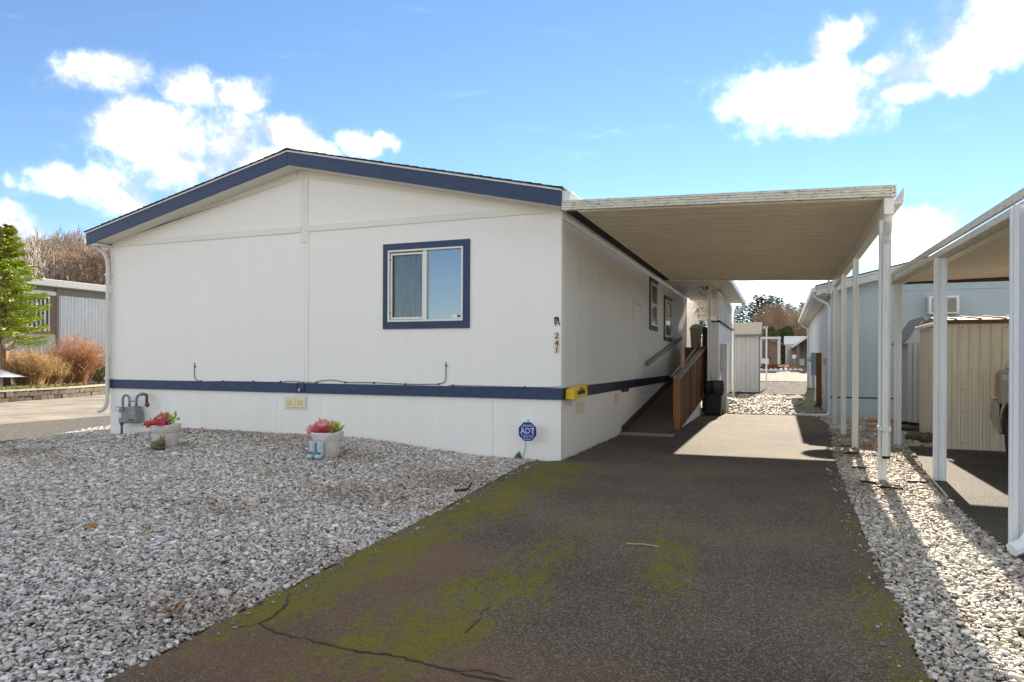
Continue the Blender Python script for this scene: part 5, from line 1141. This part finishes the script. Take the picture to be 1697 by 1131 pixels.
for x, y in ((30, 662), (118, 656)):
    q = G(x, y, .0); solo('wall_stake', B().box(q.x-.03, q.x+.10, q.y-.25, q.y-.2, 0, .36).box(q.x, q.x+.03, q.y-.24, q.y-.21, .361, .4), mat('rust_stake', (.36, .19, .12), .8), 'thin rusty stake before the block wall, %s one' % ('left' if x < 60 else 'right'), 'stake', 'stakes along the block wall')
BX = -25.0
def XP(x, y): q = onX(x, y, BX); return q.y, q.z
lb = thing('metal_building', 'long grey building with white corrugated wall and brown-framed windows', 'building', (BX, 14, .36))
y95, zt = XP(95, 473.5); y178, _ = XP(178, 484); yl, _ = XP(-60, 470)
_, zroof = XP(120, 475); _, zsill = XP(60, 551); _, zwt = XP(85, 490); _, zbot = XP(160, 592)
part('lower_wall', B().box(BX-.2, BX, yl, y95-.02, .3, zsill-.06), STUCCO, lb)
part('roof_edge', B().box(BX-6, BX+.35, yl, y178+9, zroof-.12, zroof+.16), GUTTER, lb, .02)
part('eave_board', B().box(BX-.05, BX+.02, y95+.05, y178+8.8, zroof-.42, zroof-.125), GREYF, lb)
part('corner_post', B().box(BX-.1, BX+.05, y95-.06, y95+.045, .3, zroof-.13), GREYF, lb)
cw = .155; ncw = int((y178+8.8-y95-.06)/cw)
prc = [(0, 0), (.045, 0), (.07, .045), (.11, .045), (.135, 0), (cw-.002, 0), (cw-.002, -.02), (0, -.02)]
cm = B()
for zz in (0, 1): cm.v += [(dx, dy, zz) for dy, dx in prc]
n = len(prc); cm.f = [(i, (i+1) % n, n+(i+1) % n, n+i)[::-1] for i in range(n)]+[tuple(range(n)), tuple(range(n, 2*n))[::-1]]
cme = cm.mesh('corrugated_rib', CORR)
for i in range(min(ncw, 62)): o = link('corrugated_rib', cme, lb, (BX, y95+.06+i*cw, zbot)); o.scale = (1, 1, zroof-.43-zbot)
part('foundation', B().box(BX-.15, BX-.03, y95, y178+8.8, .2, zbot-.002), GREYF, lb)
for i in range(4): part('foundation_course', B().box(BX-.03, BX+.01, y95, y178+8.8, .3+i*.22, .3+i*.22+.19), mat('dark_course', (.12, .12, .125), .7), lb)
gw = part('window', B().box(BX-.06, BX-.05, yl, y95-.1, zsill, zwt), DARKG, lb, label='long window band with vertical slats and brown frame')
part('window_sill', B().box(BX-.06, BX+.03, yl, y95-.1, zsill-.055, zsill+.05), WOODP, gw); part('window_jamb', B().box(BX-.06, BX+.03, y95-.27, y95-.062, zsill+.051, zwt), BRNSHED, gw); part('window_head', B().box(BX-.06, BX+.03, yl, y95-.062, zwt+.001, zwt+.16), WHITEPL, gw)
yy = y95-.36
while yy > yl+.1: part('window_slat', B().box(BX-.045, BX-.0, yy, yy+.075, zsill+.051, zwt), [STUCCO, WHITEPL, STUCCO, GREYM][random.randrange(4)], gw); yy -= .17
part('fascia_dark', B().box(BX-.08, BX-.02, yl, y95-.062, zwt+.161, zroof-.13), GREYF, lb)

# ================================================================ PLANTS
def twig_shrub(name, px, py, spread, h, n, m, label, seed, lean=0., dep=23.5):
    rr = np.random.default_rng(seed); q = CAM+pray(px, py)*dep; P, Q, r0, r1 = [], [], [], []
    for i in range(n):
        a = rr.uniform(0, 2*math.pi); rad = abs(rr.normal(0, .16)); base = np.array([q.x+rad*math.cos(a), q.y+rad*math.sin(a), .30])
        out = spread*rr.uniform(.1, 1.)**.8; top = base+np.array([out*math.cos(a)+lean*rr.random(), out*math.sin(a), h*rr.uniform(.55, 1.05)*(1-.35*(out/spread)**2)])
        mid = base*.5+top*.5+np.array([-.12*math.cos(a)*out, -.12*math.sin(a)*out, .10*h])
        pts = [base, mid, top]; rr_ = [.011, .007, .003]
        for k in range(2): P.append(pts[k]); Q.append(pts[k+1]); r0.append(rr_[k]); r1.append(rr_[k+1])
        for k in range(5):
            t = rr.uniform(.25, 1.); s0 = mid+(top-mid)*t if rr.random() < .7 else base+(mid-base)*t
            e = s0+np.array([rr.normal(0, .13), rr.normal(0, .13), abs(rr.normal(.14, .09))]); P.append(s0); Q.append(e); r0.append(.0055); r1.append(.0025)
    t = thing(name, label, 'shrub', (q.x, q.y, .36)); link('twigs', segs_mesh('twigs', P, Q, r0, r1, m), t); return t
twig_shrub('bare_shrub', 48, 632, .85, 1.35, 620, TWIGT, 'tan leafless shrub behind the block wall, left of the red one', 1)
twig_shrub('bare_shrub', 80, 634, .62, 1.12, 380, TWIGT, 'short straw-coloured shrub between the tan and red shrubs', 2, 0., 25.0)
twig_shrub('bare_shrub', 124, 634, 1.0, 2.0, 620, TWIGR, 'reddish leafless shrub against the corrugated wall', 3, .25, 26.6)
def leaf_cloud(name, c, r3, n, size, m, seed, parent=None, up=.3):
    rr = np.random.default_rng(seed); d = rr.normal(size=(n, 3)); d /= np.linalg.norm(d, axis=1, keepdims=True)
    rad = rr.uniform(.35, 1., n)**.6; lump = 1+.22*np.sin(d[:, 0]*5+seed)*np.cos(d[:, 2]*6+d[:, 1]*4)
    p = np.array(c)+d*np.array(r3)*(rad*lump)[:, None]
    a = rr.normal(size=(n, 3)); a /= np.linalg.norm(a, axis=1, keepdims=True); b = np.cross(a, rr.normal(size=(n, 3))); b /= np.linalg.norm(b, axis=1, keepdims=True)
    s = size*rr.uniform(.6, 1.4, (n, 1)); v = np.stack([p-a*s, p+b*s*.45, p+a*s, p-b*s*.45], 1).reshape(-1, 3)
    return link(name, npmesh(name, v, np.arange(4*n).reshape(-1, 4), m), parent)
q = CAM+pray(170, 637)*27.6; t = thing('green_shrub', 'small yellow-green leafy shrub beside the downspout', 'shrub', (q.x, q.y, .36)); leaf_cloud('foliage', (q.x-.2, q.y, .85), (.45, .45, .5), 1400, .05, SHRUBG, 5, t)
part('stem', B().tube([(q.x-.2, q.y, .3), (q.x-.2, q.y, .8)], .03, 6), BARK, t)
gcv = B(); P_, Q_ = [], []
for i in range(1500):
    p, d_ = wallpt(random.uniform(0, tot*.62)); b_ = np.array([p.x+random.uniform(-.5, -.02), p.y, .36]); P_.append(b_); Q_.append(b_+np.array([random.gauss(.03, .07), random.gauss(0, .07), random.uniform(.02, .14)]))
o = link('ground_cover', segs_mesh('ground_cover', P_, Q_, [.014]*1500, [.004]*1500, SHRUBG)); o['kind'] = 'stuff'; o['label'] = 'pale green ground cover trailing over the block wall'; o['category'] = 'plants'

def conifer(name, h, rad, nb, ntuft, tw, tl, m, bark, seed, z0=.1, droop=.25):
    "trunk mesh and needle mesh around the origin"
    rr = np.random.default_rng(seed); vs = []; P, Q, r0, r1 = [], [], [], []
    P.append((0, 0, 0)); Q.append((rr.normal(0, .02)*h, rr.normal(0, .02)*h, h*.98)); r0.append(.022*h if h < 9 else .014*h); r1.append(.004*h)
    for i in range(nb):
        t = z0+(1-z0)*(i+.5)/nb; z = t*h; a = i*2.399+rr.normal(0, .4); L = rad*((1-t)/(1-z0))**.75*rr.uniform(.55, 1.15)+.02*h
        d = np.array([math.cos(a), math.sin(a), rr.uniform(-.05, .25)]); d /= np.linalg.norm(d); sd = np.array([-math.sin(a), math.cos(a), 0])
        P.append((0, 0, z)); Q.append(tuple(np.array([0, 0, z])+d*L*.8+np.array([0, 0, -droop*L*.3]))); r0.append(.0045*h*(1-t)+.004); r1.append(.003)
        s = rr.uniform(.12, 1., ntuft)**.8; pos = np.array([0, 0, z])+d*(s*L)[:, None]; pos[:, 2] -= droop*L*s**2; pos += sd*(rr.normal(0, .20, ntuft)*L*(1.05-s*.6))[:, None]; pos[:, 2] += rr.normal(0, .035, ntuft)*L
        ax = d+sd*rr.normal(0, .75, (ntuft, 1))+np.stack([np.zeros(ntuft), np.zeros(ntuft), rr.normal(-.12, .3, ntuft)], 1); ax /= np.linalg.norm(ax, axis=1, keepdims=True)
        bx = np.cross(ax, rr.normal(size=(ntuft, 3))); bx /= np.linalg.norm(bx, axis=1, keepdims=True)
        l = tl*rr.uniform(.6, 1.3, (ntuft, 1)); w_ = tw*rr.uniform(.6, 1.3, (ntuft, 1))
        vs.append(np.stack([pos-ax*l*.3, pos+bx*w_, pos+ax*l, pos-bx*w_], 1).reshape(-1, 3))
    v = np.concatenate(vs); return segs_mesh('trunk', P, Q, r0, r1, bark), npmesh('crown', v, np.arange(len(v)).reshape(-1, 4), m)
def plant_tree(name, meshes, loc, label, group=None, scale=1., rz=0., cat='tree', sxy=1.):
    t = thing(name, label, cat, loc, group); t.rotation_euler = (0, 0, rz); t.scale = (scale*sxy, scale*sxy, scale)
    for nm, me in zip(('trunk', 'crown'), meshes):
        o = bpy.data.objects.new(nm, me); COL.objects.link(o); o.parent = t
    return t
# green conifer at the left edge
q = CAM+pray(10, 600)*22.7
near = conifer('conifer', 5.4, 1.38, 190, 100, .019, .13, NEEDLE, BARKP, 3, .27, -.05)
plant_tree('conifer_tree', near, (q.x, q.y, .36), 'bright green conifer with a bare lower trunk at the left edge')
part('lower_trunk', B().tube([(q.x, q.y, .3), (q.x-.05, q.y, 1.2), (q.x-.09, q.y, 2.2)], [.15, .13, .11], 10), BARKP, bpy.data.objects['conifer_tree'], smooth=True)
o = bpy.data.objects['lower_trunk']; o.matrix_parent_inverse = Matrix.Translation((-q.x, -q.y, -.36))
pq = CAM+pray(16, 567)*22.5
pl = thing('trunk_plaque', 'round tan plaque fixed to the side of the conifer trunk', 'plaque', (pq.x, pq.y, 1.5))
part('disc', B().tube([(pq.x+.02, pq.y-.06, pq.z), (pq.x+.10, pq.y-.03, pq.z)], [.30, .28], 24), WOODG, pl)
uq = CAM+pray(4, 620)*22.3
um = thing('bird_bath', 'grey shallow cone-topped bird bath at the left edge', 'bird bath', (uq.x-.1, uq.y, 0))
part('bowl', B().lathe([(.70, .60), (.68, .585), (.05, .82), (.01, .84)], (uq.x-.1, uq.y, uq.z-.69), 28), PALEG2, um); part('pedestal', B().lathe([(.2, 0), (.18, .04), (.08, .1), (.07, .62)], (uq.x-.1, uq.y, uq.z-.69), 16), STUCCO, um)

# bare and evergreen woods
def bare_tree(h, seed, m, bark, depth=6, minr=.02):
    rr = np.random.default_rng(seed); P, Q, r0, r1 = [[], []], [[], []], [[], []], [[], []]
    def grow(p, d, L, r, k):
        d = d/np.linalg.norm(d); q_ = p+d*L; idx = 0 if k < 2 else 1
        P[idx].append(p); Q[idx].append(q_); r0[idx].append(max(r, minr*.6)); r1[idx].append(max(r*.68, minr*.5))
        if k >= depth: return
        nch = 3 if k < 4 else 3
        for c in range(nch):
            nd = d+rr.normal(0, .40 if k else .28, 3)+np.array([0, 0, .16]); s0 = p+d*L*rr.uniform(.5, 1.) if c else q_
            grow(s0, nd, L*rr.uniform(.58, .84), r*.62, k+1)
    grow(np.zeros(3), np.array([rr.normal(0, .04), rr.normal(0, .04), 1.]), h*.27, h*.017, 0)
    return tuple(segs_mesh(nm, P[i], Q[i], r0[i], r1[i], [bark, m][i]) for i, nm in ((0, 'trunk'), (1, 'crown')))
FW = Vector((-math.sin(YAW), math.cos(YAW), 0)); RT = Vector((math.cos(YAW), math.sin(YAW), 0))
def hz(u, D):
    left = smoothst(-.35, -.75, u) if u > -.75 else 1.
    left = 1.-min(1, max(0, (u+.75)/.5)) if u > -.75 else 1.
    return gz(0, 40)+.3 + (max(0., D-44)*.205)*left + max(0., D-80)*.05*(1-left)
hb_ = B(); us = [-1.5+.06*i for i in range(48)]; Ds = [42, 50, 58, 66, 74, 82, 90, 100, 115, 135, 160, 220]
for D in Ds:
    for u in us:
        p = CAM+FW*D+RT*(u*D); hb_.v.append((p.x, p.y, hz(u, min(D, 100))+.5*math.sin(u*23+D*.3)-(1.2 if D == 42 else 0)))
for j in range(len(Ds)-1):
    for i in range(len(us)-1): a = j*len(us)+i; hb_.f.append((a, a+1, a+len(us)+1, a+len(us)))
struct('hill', hb_, LITTER)
bare = [bare_tree(8.5, s, TWIG, BARK) for s in (1, 2, 3)]
pale = bare_tree(9.5, 8, BARKL, BARKL, 6, .035)
firs = [conifer('fir', 15, 2.1, 95, 34, .085, .5, NEEDLED, BARK, s, .12, .3) for s in (11, 12, 13)]
rr = random.Random(5)
LAB_B = 'brown leafless tree in the wood on the hill behind the grey building'
for i in range(56):
    D = rr.uniform(52, 92); u = rr.uniform(-.86, -.56); p = CAM+FW*D+RT*(u*D)
    plant_tree('bare_tree', rr.choice(bare), (p.x, p.y, hz(u, D)-.3), LAB_B, 'bare trees on the left hill', rr.uniform(1.0, 1.4), rr.uniform(0, 6.28), sxy=.95)
for px_, D, s_, lab in ((100, 54, 1.12, 'pale-barked leafless tree standing before the brown wood on the left hill'), (45, 60, 1.15, 'thin pale leafless tree rising above the green conifer')):
    p = CAM+pray(px_, 598)*D; u = (px_-848.5)/F; plant_tree('pale_tree', pale, (p.x, p.y, hz(u, D)-.3), lab, None, s_, px_)
for i, (px_, D) in enumerate(((75, 84), (118, 88))):
    p = CAM+pray(px_, 598)*D; u = (px_-848.5)/F; plant_tree('fir_tree', rr.choice(firs), (p.x, p.y, hz(u, D)-.3), 'dark fir on the left hill, %s' % ['farther from the roof corner', 'nearer the roof corner'][i], 'firs on the left hill', rr.uniform(.46, .52), i)
FIRS = [(1222, 506, 'leaning over the white shed'), (1232, 497, 'second from the porch eave'), (1243, 500, 'third from the porch eave'), (1252, 487, 'tallest, left of the gap'), (1259, 492, 'beside the tallest one'), (1264, 486, 'slim one in the middle of the clump'), (1270, 494, 'short one in the clump'), (1276, 488, 'with a bushy top in the clump'), (1284, 490, 'at the right end of the clump'), (1292, 492, 'just right of the clump'), (1306, 502, 'standing alone above the bare wood'), (1316, 508, 'low one above the bare wood'), (1329, 500, 'thin one beside the neighbouring eave'), (1338, 508, 'half hidden by the neighbouring eave')]
for i, (x, y, lab) in enumerate(FIRS):
    D = 108+(i*37 % 19); u = (x-848.5)/F; p = CAM+pray(x, 598)*D; zt = CAM.z+(600-y)/F*D; z0_ = hz(u, D)-.3; plant_tree('fir_tree', firs[i % 3], (p.x, p.y, z0_), 'dark fir on the far slope, '+lab, 'firs on the far slope', (zt-z0_)/15.2, i*1.3, sxy=1.05)
for i in range(34):
    x = rr.uniform(1246, 1345) if i % 4 else rr.uniform(1205, 1250); D = rr.uniform(84, 104); u = (x-848.5)/F; p = CAM+pray(x, 598)*D; s_ = rr.uniform(.85, 1.2)*(1. if x > 1270 else .6)
    plant_tree('bare_tree', rr.choice(bare), (p.x, p.y, hz(u, D)-.3), 'brown leafless tree in the wood beyond the back lane', 'bare trees beyond the lane', s_, rr.uniform(0, 6.28))
for i, (x, y0_, D, w_, lab) in enumerate(((1277, 545, 74, 1.15, 'dark rounded evergreen behind the brown shed'), (1292, 549, 76, .8, 'pointed evergreen, leftmost of the row behind the white shed'), (1298, 547, 76, .85, 'pointed evergreen, second of the row behind the white shed'), (1304, 544, 76, .9, 'pointed evergreen, third of the row behind the white shed'), (1309, 545, 76, .7, 'pointed evergreen, rightmost of the row behind the white shed'))):
    p = CAM+pray(x, 598)*D; zt = CAM.z+(600-y0_)/F*D; zg = gz(0, 60); t = thing('evergreen', lab, 'tree', (p.x, p.y, zg)); hh = zt-zg
    rrn = np.random.default_rng(i+60); n = 2200; tt = rrn.uniform(0, 1, n); a = rrn.uniform(0, 6.28, n); rad = w_*np.sqrt(np.clip(1-tt**2.2, 0, 1))*rrn.uniform(.75, 1.05, n)
    pos = np.stack([p.x+rad*np.cos(a), p.y+rad*np.sin(a), zg+.15+tt*(hh-.1)], 1); ax = np.stack([rrn.normal(0, .3, n), rrn.normal(0, .3, n), np.ones(n)], 1)*.22; bx = np.cross(ax, rrn.normal(size=(n, 3))); bx = bx/np.linalg.norm(bx, axis=1, keepdims=True)*.08
    link('crown', npmesh('crown', np.stack([pos-ax*.5, pos+bx, pos+ax, pos-bx], 1).reshape(-1, 3), np.arange(4*n).reshape(-1, 4), ARBOR), t); part('trunk', B().tube([(p.x, p.y, zg-.1), (p.x, p.y, zg+hh*.8)], .1, 6), BARK, t)
p = CAM+pray(1221, 555)*62; t = thing('leafy_tree', 'yellow-green leafy tree between the porch and the white shed roof', 'tree', (p.x, p.y, gz(0, 55))); leaf_cloud('crown', (p.x, p.y, 3.0), (1.6, 1.6, 1.7), 2600, .16, SHRUBG, 9, t); part('trunk', B().tube([(p.x, p.y, .5), (p.x, p.y, 3)], .12, 6), BARK, t)

t = thing('hedge_bush', 'green bush seen through the back window of the porch', 'bush', (-.9, 18, 0)); leaf_cloud('foliage', (-.9, 18, 1.9), (1.2, .9, 1.9), 4200, .09, SHRUBG, 31, t); part('stem', B().tube([(-.9, 18, 0), (-.9, 18, 1.5)], .06, 6), BARK, t)
